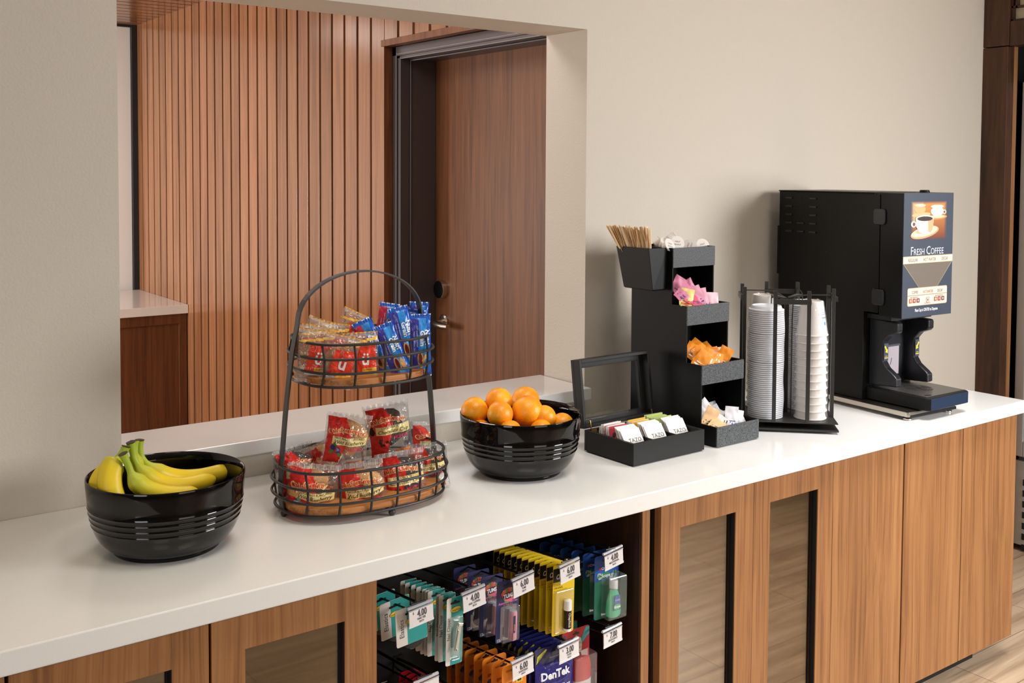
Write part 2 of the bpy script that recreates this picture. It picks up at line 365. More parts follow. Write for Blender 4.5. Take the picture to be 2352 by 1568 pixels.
# ------------------------------------------------------------------ the room
ZT = 0.915
WX0, WX1, WZ1, WD = 0.649, 1.970, 2.046, 0.19       # opening in the wall
b = MB()
b.box(-3.2, WX0, 0, WD, 0, 2.9); b.box(WX1, 4.26, 0, WD, 0, 2.9)
b.box(WX0, WX1, 0, WD, WZ1, 2.9); b.box(WX0, WX1, 0, WD, 0, .974)
struct(b, 'wall_back', 'wall')
FZ = .08
struct(MB().box(-3.2, 7, -6.2, .19, -.1, FZ), 'floor', 'floor'); struct(MB().box(-3.2, 2.6, .19, 5.5, -.2, -.12), 'floor', 'floor')
struct(MB().box(-3.2, 4.3, -6.2, WD, 2.9, 3.0), 'ceiling', 'ceil')
b = MB()   # wall behind the photographer, with openings
for x0, x1, z0, z1 in ((-3.2, -1.6, 0, 2.9), (-.4, .6, 0, 2.9), (2.2, 3.0, 0, 2.9), (-1.6, -.4, 2.3, 2.9), (.6, 2.2, 2.3, 2.9), (.6, 2.2, 0, .7), (3.0, 4.3, 2.3, 2.9)): b.box(x0, x1, -6.2, -6.05, z0, z1)
struct(b, 'wall_front', 'wallwhite')
# right hand wall: dark timber posts and beam, transom, alcove
b = MB(); b.box(4.095, 4.145, -.104, 0, 0, 2.147)
struct(b, 'trim_1', 'darkwood', .0015)
b = MB(); b.box(4.095, 4.145, -.106, 0, 2.151, 2.9)
struct(b, 'trim_2', 'darkwood', .0015)
b = MB(); b.box(4.145, 4.174, -.104, 0, 0, 2.15)
struct(b, 'trim_3', 'walnut')
b = MB(); b.box(4.100, 4.174, -3.2, -.107, 2.149, 2.247)
struct(b, 'trim_4', 'darkwood', .0015)
b = MB(); b.box(4.13, 4.145, -3.2, -.107, 2.25, 2.9)
o = struct(b, 'wall_right', plain('cream_panel', S(206, 188, 158), .6))
b = MB()
for z in (2.247, 2.300, 2.62): b.box(4.108, 4.13, -3.2, -.107, z, z+.008)
for y in (-.1075, -.124, -.62, -.64, -1.2): b.box(4.108, 4.13, y-.007, y, 2.30 if y < -.12 else 2.25, 2.9)
struct(b, 'trim_5', 'darkwood')
b = MB(); b.box(4.175, 4.85, -.06, 0, 0, 2.9); b.box(4.8, 4.86, -3.2, -.06, 0, 2.9); b.box(4.175, 4.86, -3.2, 0, 2.3, 2.36)
struct(b, 'wall_alcove', 'blackmatte')
struct(MB().box(4.095, 4.2, -6.2, -3.2, 0, 2.9), 'wall_right', 'wallwhite')

# back room
b = MB(); b.box(-2.6, 2.6, 5.42, 5.5, 0, 3)
struct(b, 'wall_far', 'wallwhite')
b = MB(); b.box(2.325, 2.40, 1.776, 5.5, -.12, 3, (.03, .015, .01, 1)); b.box(2.325, 2.60, -.0+.19, .60, 0, 3, (.05, .03, .02, 1)); b.box(2.325, 2.6, .60, 1.776, 2.20, 3, (.05, .03, .02, 1))
PITCH = .1303
for k in range(28):
    y0 = 1.895+PITCH*k; t = .86+.28*rnd.random(); b.box(2.30, 2.326, y0+.010, y0+PITCH-.010, -.12, 2.68, (t, t*(.97+.05*rnd.random()), t*.98, 1))
b.box(2.30, 2.326, 1.776, 1.887, -.12, 2.68, (1.05, 1.03, 1, 1))
for k in range(13):
    y1 = 1.782-PITCH*k; t = .9+.2*rnd.random(); b.box(2.30, 2.326, y1-PITCH+.010, y1-.010, 2.214, 2.68, (t, t, t, 1))
for k in range(3):
    y1 = .56-PITCH*k; b.box(2.30, 2.326, y1-PITCH+.010, y1-.010, 0, 2.68, (1, 1, 1, 1))
struct(b, 'wall_slatted', 'slat', .001)
b = MB()
for k in range(42):
    y0 = .19+.1303*k; t = .8+.2*rnd.random(); b.box(-2.6, 2.40, y0+.010, min(y0+.1203, 5.42), 2.672, 2.70, (t, t, t, 1))
b.box(-2.6, 2.6, .19, 5.5, 2.70, 2.78, (.1, .06, .04, 1))
struct(b, 'ceiling', 'slat')
b = MB(); b.box(2.262, 2.30, 5.375, 5.42, .70, 2.672); b.box(-1, 2.30, 5.385, 5.42, 2.656, 2.672)
struct(b, 'trim_6', 'blackmatte')
b = MB(); b.box(2.295, 2.34, .56, 1.795, 2.186, 2.214); b.box(2.3005, 2.343, 1.7755, 1.7955, 0, 2.186)
struct(b, 'trim_7', wood('reveal_walnut', S(84, 48, 26), S(118, 72, 40), S(140, 88, 52)), .001)
# the door in the slatted wall
door = thing('door_1', None, None); door['kind'] = 'structure'
b = MB()
# frame: face, soft stop, rebates (jamb side y = 1.776 .. 1.714, head z = 2.183 .. 2.128)
XF = 2.3425
for (x0, x1, yw, zw) in ((XF, XF+.006, .035, .042), (XF+.006, XF+.055, .061, .054), (XF+.055, 2.5355, .0615, .0545)):
    b.box(x0, x1, 1.776-yw, 1.776, 0, 2.185); b.box(x0, x1, .60, 1.776, 2.185-zw, 2.185); b.box(x0, x1, .60, .60+yw, 0, 2.185)
b.box(XF+.055, XF+.064, 1.776-.067, 1.776-.061, 0, 2.13); b.box(XF+.055, XF+.064, .66, 1.712, 2.122, 2.13)
b.build('door_frame', 'bronze', door, .003)
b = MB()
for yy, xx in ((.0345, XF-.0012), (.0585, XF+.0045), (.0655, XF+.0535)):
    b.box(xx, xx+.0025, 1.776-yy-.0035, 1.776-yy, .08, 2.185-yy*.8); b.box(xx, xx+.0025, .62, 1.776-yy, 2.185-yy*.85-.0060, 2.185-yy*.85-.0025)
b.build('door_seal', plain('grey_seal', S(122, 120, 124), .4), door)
MB().box(2.536, 2.58, .62, 1.75, .085, 2.17).build('door_leaf', 'doorwood', door, .002)
b = MB(); b.T = Matrix.Translation((2.536, 1.650, 1.101)) @ Matrix.Rotation(-PI/2, 4, 'Y')
b.lathe([(.041, 0), (.041, .020), (.040, .026), (.039, .028)], 36, m=0); b.lathe([(.039, .0282), (.037, .030), (0.0001, .0305)], 36, m=1)
b.build('card_reader', ['steel', plain('reader_black', S(6, 6, 6), .6, 0, .1)], door)
b = MB(); b.T = Matrix.Translation((2.536, 1.640, .955)) @ Matrix.Rotation(-PI/2, 4, 'Y')
b.lathe([(.034, 0), (.034, .008), (.028, .014), (.012, .016), (.011, .055)], 28)
b.T = Matrix()
b.tube([(2.484, 1.645, .955), (2.478, 1.630, .953), (2.474, 1.60, .950), (2.474, 1.56, .949), (2.478, 1.525, .950)], [.012, .015, .0155, .014, .011], 12)
b.build('door_handle', 'steel', door)

# ------------------------------------------------------------------ desk in the back room
t = thing('built_in_desk', 'low walnut desk with white top in the room behind the opening', 'desk', (1.2, 4.34, 0))
MB().box(-1.6, 1.098, 0, 1.03, .706, .762).build('desk_top', 'quartz', t, .002)
b = MB(); b.box(-1.6, 1.095, .035, .06, -.12, .648); b.box(-1.6, 1.095, .02, .05, .640, .704); b.box(1.045, 1.095, .022, .05, -.12, .704)
b.build('front_panel', wood('desk_walnut', S(70, 38, 20), S(98, 56, 30), S(116, 70, 40)), t, .002)

# ------------------------------------------------------------------ pass-through ledge and countertop
o = MB().box(WX0+.001, WX1-.003, -.037, .205, .975, 1.009).build('pass_through_ledge', 'quartz', None, .003)
tag(o, 'white quartz ledge lining the sill of the wall opening', 'ledge')
o = MB().box(-1.4, 3.275, -.635, -.001, .875, .915).build('countertop', 'quartz', None, .0025)
tag(o, 'long white quartz countertop running over the walnut cabinets', 'countertop')

# ------------------------------------------------------------------ base cabinets
DY0, DY1 = -.615, -.594      # door front and back
ZB, ZD = .150, .8665         # door bottom and top
def glass_door(par, x0, x1, gx0, gx1, gz1=.806, gz0=.215):
    b = MB(); r = .004
    b.box(x0, gx0, DY0, DY1, ZB, ZD); b.box(gx1, x1, DY0, DY1, ZB, ZD); b.box(gx0, gx1, DY0, DY1, gz1, ZD); b.box(gx0, gx1, DY0, DY1, ZB, gz0)
    d = b.build('door', 'walnut', par)
    b = MB(); e = .0012
    b.box(gx1-e, gx1, DY0+.003, DY1, gz0, gz1); b.box(gx0, gx0+e, DY0+.003, DY1, gz0, gz1); b.box(gx0, gx1, DY0+.003, DY1, gz1-e, gz1); b.box(gx0, gx1, DY0+.003, DY1, gz0, gz0+e)
    b.box(gx1-.008, gx1, DY1-.004, DY1, gz0, gz1)
    b.build('glazing_bead', 'blackmatte', d)
    MB().box(gx0+.001, gx1-.008, DY1-.006, DY1-.002, gz0+.001, gz1-.001).build('glass_pane', 'pane', d)
    return d
def carcass(par, x0, x1, open_=False, shelf=True):
    b = MB(); y0, y1 = -.590, -.002
    b.box(x0, x0+.018, y0, y1, ZB, .870); b.box(x1-.018, x1, y0, y1, ZB, .870); b.box(x0+.018, x1-.018, y0, y1, ZB, ZB+.018)
    b.box(x0+.018, x1-.018, -.02, y1, ZB+.018, .870); b.box(x0+.018, x1-.018, y0, y1, .852, .870)
    b.build('carcass', 'blackcab', par)
    MB().box(x0+.001, min(x1-.001, 3.15), -.548, -.535, FZ, ZB).build('toe_kick', 'blackmatte', par)
    if shelf:
        MB().box(x0+.019, x1-.019, -.575, -.03, .490, .510).build('shelf', wood('shelf_board', S(150, 130, 108), S(176, 156, 132), S(190, 170, 146)), par)
M['blackcab'] = plain('cabinet_interior', S(64, 54, 44), .6)
t = thing('base_cabinet', 'walnut cabinet at the left edge of the photo, only a door corner showing', 'cabinet', (0, 0, 0), group=None)
carcass(t, -.35, .305, shelf=False); MB().box(-.35, .3005, DY0, DY1, ZB, ZD).build('door', 'walnut', t, .0008)
t = thing('base_cabinet', 'walnut cabinet with two glazed doors left of the hanging goods', 'cabinet')
carcass(t, .306, .929); glass_door(t, .3065, .6165, .368, .554); glass_door(t, .6215, .929, .681, .873)
t = thing('base_cabinet', 'walnut cabinet with two glazed doors right of the hanging goods', 'cabinet')
carcass(t, 1.681, 2.3165); glass_door(t, 1.681, 1.9995, 1.743, 1.935); glass_door(t, 2.0008, 2.3168, 2.063, 2.254)
b = MB()
for dx, dz in ((0, 0), (.012, -.006)): b.box(2.215+dx, 2.235+dx, -.586, -.575, .775+dz, .792+dz)
b.build('hinge', 'chrome', t)
t = thing('base_cabinet', 'walnut cabinet with a single plain door in the middle of the right run', 'cabinet')
carcass(t, 2.3185, 2.642, shelf=False); MB().box(2.3183, 2.6395, DY0, DY1, ZB, ZD).build('door', 'walnut', t, .0008)
t = thing('base_cabinet', 'walnut cabinet with two plain doors at the right end of the counter', 'cabinet')
carcass(t, 2.6455, 3.255, shelf=False)
MB().box(2.6455, 2.9475, DY0, DY1, ZB, ZD).build('door', 'walnut', t, .0008); MB().box(2.9505, 3.2605, DY0, DY1, ZB, ZD).build('door', 'walnut', t, .0008)
# open display bay
bay = thing('display_cabinet', 'open black-lined cabinet bay holding the hanging toiletries', 'cabinet')
MB().box(.9305, .941, -.612, -.05, .15, .873).build('side_panel', 'walnut', bay); MB().box(1.633, 1.656, -.604, -.05, .15, .873).build('side_panel', 'walnut', bay)
b = MB(); b.box(1.6285, 1.633, -.600, -.30, .15, .873)
b.build('lining', wood('bay_lining', S(30, 17, 11), S(54, 32, 21), S(66, 40, 27)), bay)
b = MB(); b.box(.941, .944, -.598, -.30, .15, .873); b.box(.941, 1.633, -.60, -.05, .13, .15); b.box(1.657, 1.679, -.585, -.05, .15, .873)
b.build('black_lining', 'blackmatte', bay)
b = MB(); b.box(.944, 1.6285, -.300, -.29, .15, .873)
b.build('pegboard', 'blackmatte', bay)
b = MB()
for k in range(5):
    for j in range(8):
        for dx in (0, .012): b.box(1.040+.1265*k-.008+dx, 1.043+.1265*k-.008+dx, -.3015, -.30, .18+.09*j, .1815+.09*j)
b.build('pegboard_slots', 'hook', bay)
MB().box(.93, 1.68, -.548, -.535, FZ, .13).build('toe_kick', 'blackmatte', bay)

# ------------------------------------------------------------------ display fridge in the alcove
t = thing('display_fridge', 'silver glass-door fridge with louvred base standing in the timber alcove', 'fridge', (4.2, -.13, 0))
FS = plain('fridge_silver', S(196, 194, 190), .35, .4)
MB().box(.045, .58, -.95, .018, .10, 2.02).build('cabinet_body', FS, t, .004)
b = MB(); b.box(0, .04, -.022, .018, .475, 2.01); b.box(0, .04, -.95, -.91, .475, 2.01); b.box(0, .04, -.91, -.022, 1.90, 2.01); b.box(0, .04, -.91, -.022, .475, .54)
d = b.build('door', FS, t, .003)
MB().box(.012, .018, -.91, -.022, .54, 1.90).build('glass_pane', plain('fridge_dark_glass', S(34, 44, 54), .06), d)
b = MB(); b.box(.01, .04, -.95, .018, .105, .455)
p = b.build('louvre_panel', FS, t, .003)
b = MB()
for k in range(7):
    for j in range(9): b.box(.0085, .0102, -.060-.10*j, -.023-.10*j, .355-.045*k, .381-.045*k)
b.build('vent_slot', 'blackmatte', p)
MB().box(.06, .5, -.94, .0, FZ, .10).build('plinth', 'blackmatte', t)
# ------------------------------------------------------------------ black bowls
def bowl(x, y, label):
    t = thing('serving_bowl', label, 'bowl', (x, y, ZT))
    b = MB(); out = [(.0, .003), (.094, .003), (.0955, 0), (.0985, 0), (.0998, .002), (.0998, .006), (.1040, .0085), (.110, .0125), (.117, .0185), (.1240, .027), (.1295, .037), (.1335, .047), (.1362, .0555), (.1374, .0572), (.1366, .0590), (.1385, .0665), (.1398, .0682), (.1389, .0700), (.1405, .0775), (.1418, .0792), (.1409, .0810), (.1420, .0880), (.1433, .0897), (.1424, .0915), (.1440, .106), (.1458, .126), (.1466, .1370), (.1458, .1410), (.1438, .1420), (.1415, .1400), (.1395, .125), (.1370, .095), (.1320, .060), (.124, .040), (.112, .024), (.095, .018), (.0, .016)]
    b.lathe(out, 72, cap=False); b.build('bowl_body', 'bowl', t, 0, 50)
    return t
BW1 = (.640, -.331); BW2 = (1.495, -.322)
bowl(*BW1, 'glossy black ribbed bowl holding bananas, at the left')
bowl(*BW2, 'glossy black ribbed bowl holding oranges, beside the tea box')

# bananas: centre lines traced at their own depth, ripe yellow with green necks
GRN, YEL, YE2, BRN = S(170, 190, 60), S(236, 205, 40), S(244, 210, 70), S(60, 48, 26)
def banana(pts, rad, label, green=.34):
    P = [at(160+x/4.611, 980+z/4.611, y) for x, z, y in pts]
    Q = []
    for i in range(len(P)-1):           # Catmull-Rom
        p0 = P[max(i-1, 0)]; p1 = P[i]; p2 = P[i+1]; p3 = P[min(i+2, len(P)-1)]
        for k in range(7):
            t = k/7; Q.append(.5*((2*p1)+(p2-p0)*t+(2*p0-5*p1+4*p2-p3)*t*t+(-p0+3*p1-3*p2+p3)*t**3))
    Q.append(P[-1]); N = len(Q); Ls = [0]
    for i in range(1, N): Ls.append(Ls[-1]+(Q[i]-Q[i-1]).length)
    R = []
    for l in Ls:
        s = l/Ls[-1]; st = .19
        if s < st: r = .0062+.0012*(1-s/st)**3*2
        elif s < st+.14: q = (s-st)/.14; r = .0062+(rad-.0062)*(3*q*q-2*q**3)
        elif s > .85: q = (s-.85)/.15; r = rad*(1-.80*q**2.1)
        else: r = rad
        R.append(r)
    b = MB(); prev = None; rings = []; n = 15
    for i in range(N):
        tt = (Q[min(i+1, N-1)]-Q[max(i-1, 0)]).normalized()
        nr = Vector((0, 0, 1)) if prev is None and abs(tt.z) < .8 else (Vector((1, 0, 0)) if prev is None else prev)
        nr = (nr-tt*nr.dot(tt)).normalized(); prev = nr; bi = tt.cross(nr)
        rings.append([b.v(Q[i]+(nr*math.cos(2*PI*k/n)+bi*math.sin(2*PI*k/n))*R[i]*(1.05 if k % 3 == 0 else .985)) for k in range(n)])
    for i in range(N-1):
        s = Ls[i]/Ls[-1]
        g = max(0, min(1, 1-(s-.16)/green)) if s > .16 else 1
        if s > .955: g = .45
        c = tuple(YEL[j]*(1-g)+GRN[j]*g for j in range(3))
        if s > .985 or i == 0: c = BRN[:3]
        for k in range(n): b.f((rings[i][k], rings[i][(k+1) % n], rings[i+1][(k+1) % n], rings[i+1][k]), c, 0, True)
    b.f(rings[0][::-1], BRN); b.f(rings[-1], BRN)
    o = b.build('banana', 'banana', None, 0, 60); tag(o, label, 'banana', 'bananas in the left bowl'); return o
banana([(742, 135, -.300), (738, 230, -.300), (765, 330, -.300), (850, 425, -.305), (980, 505, -.305), (1150, 545, -.300), (1350, 540, -.295), (1540, 500, -.285), (1670, 462, -.28), (1722, 430, -.278)], .0172, 'long yellow banana at the back of the bowl, tip nearest the rim', .25)
banana([(645, 160, -.330), (668, 260, -.330), (695, 360, -.332), (770, 470, -.335), (880, 560, -.338), (1030, 615, -.340), (1200, 625, -.338), (1390, 590, -.332), (1500, 560, -.328), (1552, 548, -.326)], .0165, 'banana lying between the front and the back banana', .28)
banana([(562, 282, -.372), (592, 350, -.372), (628, 430, -.372), (670, 530, -.374), (770, 640, -.378), (920, 705, -.384), (1080, 730, -.388), (1240, 730, -.388), (1390, 705, -.382)], .0175, 'greenish banana in front, curving along the front rim', .42)
banana([(600, 205, -.345), (568, 285, -.345), (522, 345, -.346), (458, 420, -.350), (428, 520, -.355), (432, 640, -.362), (458, 740, -.366), (500, 850, -.368)], .0215, 'thick banana bending down into the left of the bowl', .24)
banana([(585, 240, -.315), (520, 320, -.315), (420, 420, -.312), (330, 520, -.312), (292, 610, -.315), (292, 700, -.32), (330, 800, -.325)], .0160, 'mostly hidden banana against the far left rim', .4)
banana([(690, 140, -.312), (688, 215, -.314), (690, 300, -.316), (700, 420, -.318), (745, 540, -.322), (830, 640, -.330), (950, 720, -.338)], .0150, 'banana buried under the others, only its stem standing up', .4)

# oranges
OR = [(1090, 943, 31.5, -.272, 'orange against the left rim of the bowl'),
      (1146, 922, 31.5, -.288, 'orange on top of the pile, back left'),
      (1207, 920, 32.5, -.278, 'orange on top of the pile, partly behind the big one'),
      (1148.5, 951, 30, -.340, 'dull orange in front, left of the biggest one'),
      (1211, 945, 36.5, -.345, 'biggest orange, in front in the middle of the pile'),
      (1250, 958, 27.5, -.372, 'orange just right of the biggest one'),
      (1291, 975, 27, -.384, 'orange at the far right of the bowl'),
      (1105, 988, 24, -.308, 'orange peeking over the rim at front left'),
      (1172, 992, 27, -.378, 'orange peeking over the rim at front centre'),
      (1243, 990, 27, -.392, 'orange peeking over the rim at front right')]
for u, v, rp, y, lab in OR:
    p = at(u, v, y); r = rp/pxm(p)
    b = MB(); ax = Vector((rnd.uniform(-1, 1), rnd.uniform(-1, 1), rnd.uniform(-1, 1))).normalized()
    def of(a, c, r=r):
        d = Vector((math.sin(PI*(.001+.998*c))*math.cos(2*PI*a), math.sin(PI*(.001+.998*c))*math.sin(2*PI*a), -math.cos(PI*c)))
        k = 1+.02*noise.noise(d*1.3+ax*5); q = max(0, d.dot(ax)); k -= .045*max(0, (q-.97)/.03)
        return d*r*k
    b.grid(40, 24, of, None, 0, True); o = b.build('orange', 'orange'); o.location = p
    tag(o, lab, 'orange', 'oranges in the right bowl')

# ------------------------------------------------------------------ two-tier wire stand
BX, BY = 1.070, -.310
def srim(a, bb, z, n=2.5, k=72, ph=0):
    out = []
    for i in range(k):
        t = 2*PI*i/k; c, s_ = math.cos(t), math.sin(t)
        out.append((a*math.copysign(abs(c)**(2/n), c), bb*math.copysign(abs(s_)**(2/n), s_), z))
    return out
def spt(a, bb, x, front=True, n=2.5):
    y = bb*(1-min(1, abs(x)/a)**n)**(1/n); return (x, -y if front else y)
st = thing('two_tier_stand', 'black wire two-tier stand with wooden shelves, filled with snacks', 'basket', (BX, BY, ZT))
def tier(a, bb, z, levels, par, xs):
    b = MB()
    for (da, zz, r) in levels: b.tube(srim(a+da, bb+da, zz), r, 8, closed=True)
    for fr in (True, False):
        for x in xs:
            p = []
            for (da, zz, r) in levels:
                q = spt(a+da-.0025, bb+da-.0025, x, fr); p.append((q[0], q[1], zz))
            b.tube([p[0], p[1], p[2], p[3]], .0026, 8)
    w_ = b.build('wire_basket', 'blackmetal', par)
    b = MB(); rim = srim(a-.006, bb-.006, 0, 2.5, 72); rim2 = [(p[0], p[1]) for p in rim]
    b.prism(rim2, levels[0][1]+.002, levels[0][1]+.015, 'z'); b.build('wooden_shelf', 'acacia', w_, .002)
    b = MB(); b.tube([(-a*.97, 0, levels[0][1]-.002), (a*.97, 0, levels[0][1]-.002)], .0026, 8); b.tube([(0, -bb*.97, levels[0][1]-.002), (0, bb*.97, levels[0][1]-.002)], .0026, 8); b.build('cross_wire', 'blackmetal', w_)
xs1 = [-.178, -.118, -.052, .016, .080, .132, .168]
tier(.186, .129, .016, [(0, .016, .0032), (.006, .044, .003), (.007, .073, .003), (0, .105, .0032)], st, [-.165, -.110, -.045, .015, .072, .125, .168])
tier(.147, .124, .278, [(0, .278, .003), (.006, .307, .0028), (.007, .336, .0028), (0, .365, .003)], st, [-.128, -.075, -.012, .052, .105])
b = MB(); pth = [(-.184, .012), (-.188, .06), (-.184, .13), (-.176, .22), (-.168, .29), (-.160, .345), (-.150, .395)]
up_ = [(math.cos(a)*.148, .405+math.sin(a)*.098) for a in np.linspace(PI-.08, .08, 25)]
pth = pth+up_+[(-x, z) for x, z in pth[::-1]]
b.tube([(x, 0, z) for x, z in pth], 0, sec=[(.0018, -.0095), (.0018, .0095), (-.0018, .0095), (-.0018, -.0095)], up=None if False else None) if False else None
ring = []
for i, (x, z) in enumerate(pth):
    a0 = pth[max(i-1, 0)]; a1 = pth[min(i+1, len(pth)-1)]; tx, tz = a1[0]-a0[0], a1[1]-a0[1]; l_ = math.hypot(tx, tz); nx, nz = -tz/l_, tx/l_
    ring.append([b.v((x+nx*s*.0018, yy, z+nz*s*.0018)) for s, yy in ((1, -.0095), (1, .0095), (-1, .0095), (-1, -.0095))])
for i in range(len(ring)-1):
    for k in range(4): b.f((ring[i][k], ring[i][(k+1) % 4], ring[i+1][(k+1) % 4], ring[i+1][k]))
b.f(ring[0]); b.f(ring[-1]); b.build('handle', 'blackmetal', st, .0005)
for (x, y) in ((-.180, 0), (.180, 0), (.006, -.124), (-.006, .124)):
    b = MB(); b.ball((x, y, .0075), .0075); b.tube([(x, y, .010), (x, y, .018)], .0026, 8); b.build('ball_foot', 'blackmetal', st)

# ------------------------------------------------------------------ pillow packs
def pillow(w_, h, t, seed=0, wr=.002, top=.86, zig=.0018, bulge=2.2):
    def fn(u, v, side):
        U = 2*u-1; Vv = 2*v-1
        k = max(0, 1-abs(U)**bulge)**.6; q = max(0, 1-(abs(Vv)/top)**3.2)**.6 if abs(Vv) < top else 0
        T = t/2*k*q
        nz = noise.noise(Vector((U*2.2+seed, Vv*2.6, side*3+seed)))*wr+noise.noise(Vector((U*6+seed, Vv*7, side*5)))*wr*.45
        x = U*w_/2*(1-.05*q*(1-abs(U)))*(1-.05*q)
        y = -side*(T+nz*(.25+.75*(q > 0))) + (0 if q > 0 else .0012*math.sin(U*26+seed))
        z = Vv*h/2
        return (x, y, z)
    return fn
def pack_mesh(b, w_, h, t, paint, seed, nu=44, nv=50, m=0, back=None, **kw):
    fn = pillow(w_, h, t, seed, **kw)
    b.grid(nu, nv, lambda u, v: fn(u, v, 1), paint, m)
    b.grid(nu//2, nv//2, lambda u, v: fn(1-u, v, -1), back or paint, m)
    def surf(X, Z, e=.0007):
        p = fn(X/w_+.5, Z/h+.5, 1); return (p[0], p[1]-e, Z)
    return surf
CLR = (.9, .9, .9, .05); RED = S(206, 40, 34); CRM = S(240, 220, 150); INK = S(40, 34, 30)
def wrapped_muffin(kind, label, loc, rot, seed, sc_=1.0, mirror=False):
    t = thing('wrapped_muffin', label, 'muffin', loc, rot, 'wrapped muffins in the lower basket'); t.scale = (sc_,)*3
    W_, H_, T_ = .098, .118, .062
    def paint(u, v):
        U, Vv = 2*u-1, 2*v-1
        if abs(Vv) > .87: return (.95, .95, .95, .16+.12*(int(u*44) % 2))
        if -.02 < Vv < .27 and -.62 < U < .93: return CRM
        edge = -.02+.22*math.sin(Vv*2.4+.4)-.18*max(0, Vv-.4)*3
        if U < edge and abs(Vv) < .84 and U > -.9: return RED
        if Vv < -.62 and U > .15 and U < .8 and Vv > -.74: return S(226, 130, 60)
        return CLR
    def back(u, v):
        Vv = 2*v-1
        if abs(Vv) > .87: return (.95, .95, .95, .18)
        if abs(u-.5) < .02: return (.95, .95, .95, .5)
        return (.9, .9, .9, .04)
    b = MB(); sf = pack_mesh(b, W_, H_, T_, paint, seed, 44, 54, 0, back, wr=.0065)
    arc = 'OtisSpunkmeyer'
    for i, ch in enumerate(arc):
        x = -.036+.0056*i; z = .0245+.0065*math.sin(i/13*PI); 
        b.text(ch, x, z, .0150, S(245, 214, 150), rot=.35*math.cos(i/13*PI), fn=lambda X, Z: sf(X, Z, .0007), bold=.055, m=1)
        b.text(ch, x, z, .0138, S(214, 60, 34), rot=.35*math.cos(i/13*PI), fn=lambda X, Z: sf(X, Z, .0010), bold=.01, m=1)
    if kind == 'b':
        b.text('NATURALLY FLAVORED', .006, .0128, .0062, INK, fn=sf, m=1); b.text('Wild Blueberry', .006, .0045, .0108, INK, fn=sf, m=1, shear=.25)
        for (x, z, r, c) in ((-.018, -.014, .0075, S(52, 66, 130)), (-.028, -.010, .006, S(40, 52, 110)), (-.0165, -.0125, .003, S(120, 140, 200))):
            cx, cz = x, z; b.f([b.v(sf(px, pz, .0012 if r > .004 else .0015)) for px, pz in ell(cx, cz, r, r, 14)], c, 1)
        for (x, z, a) in ((-.031, -.020, .6), (-.013, -.024, -.8), (-.024, -.003, 2.2)): b.f([b.v(sf(px, pz, .0009)) for px, pz in ell(x, z, .006, .003, 10, a)], S(70, 130, 50), 1)
    else:
        b.text('CHOCOLATE', .0, .0128, .0066, INK, fn=sf, m=1); b.text('Chocolate Chip', .006, .0045, .0108, INK, fn=sf, m=1, shear=.25)
        for k in range(9):
            x, z = -.026+.016*rnd.random(), -.024+.014*rnd.random(); b.f([b.v(sf(px, pz, .0012)) for px, pz in ell(x, z, .0035, .0025, 7, k)], S(52, 30, 22), 1)
    b.text('MUFFIN', .022, -.010, .0095, S(214, 60, 90), fn=sf, m=1, bold=.02)
    b.build('wrapper', ['film', 'gloss'], t, 0, 60)
    c0, c1 = (S(196, 128, 62), S(214, 158, 92)) if kind == 'b' else (S(46, 28, 22), S(60, 38, 30))
    b = MB(); prof = [(.0, -.022), (.024, -.022), (.030, .006), (.034, .010), (.036, .016), (.032, .026), (.022, .034), (.010, .037), (.0001, .038)]
    b.T = Matrix.Rotation(-.5 if mirror else .35, 4, 'Y') @ Matrix.Diagonal((1.14, .72, 1.14, 1))
    b.lathe(prof, 48, rf=lambda a, z: 1+(.03*math.cos(24*a) if z < .007 else .03*noise.noise(Vector((a*2, z*60, seed)))), colf=lambda q, z: c0 if z < .008 else c1, cap=False)
    b.build('muffin', 'muffin', t, 0, 50)
    if kind == 'b':
        b = MB()
        for k in range(5): a = k*1.3+seed; b.ball((.024*math.cos(a), -.020, .010+.012*math.sin(a)), .0035, S(60, 40, 80), 8, 6)
        b.build('blueberry', 'matte', t)
    return t
yawc = -.48
MU = [('b', (795, 1010), -.335, (0.10, .14, yawc), 1.0, 'blueberry muffin in a clear and red wrapper, on top of the heap at left'),
      ('c', (893, 988), -.300, (-.05, -.14, yawc+.1), 1.06, 'chocolate chip muffin on top of the heap, tallest wrapper'),
      ('c', (676, 1082), -.285, (.05, -.12, yawc+.5), .94, 'chocolate muffin at the left end behind the handle'),
      ('b', (716, 1130), -.332, (.22, .12, yawc), 1.12, 'blueberry muffin at the front left behind the wires'),
      ('b', (832, 1126), -.362, (.12, -.16, yawc-.1), 1.10, 'blueberry muffin at the front, in the middle'),
      ('c', (925, 1102), -.355, (-.04, -.14, yawc), 1.10, 'chocolate chip muffin at the front right behind the wires'),
      ('c', (984, 1072), -.318, (.0, -.10, yawc-.1), .95, 'chocolate chip muffin squeezed against the right end'),
      ('c', (958, 1020), -.255, (.1, .2, yawc+.9), .90, 'mostly hidden muffin behind the right-hand heap'),
      ('b', (745, 1060), -.262, (.3, -.4, yawc+.2), .90, 'mostly hidden muffin behind the left-hand heap')]
for i, (k, uv, y, rot, s_, lab) in enumerate(MU):
    wrapped_muffin(k, lab, at(uv[0], uv[1], y), (rot[0], rot[1], rot[2]), i*3.1, s_, i % 2 == 1)

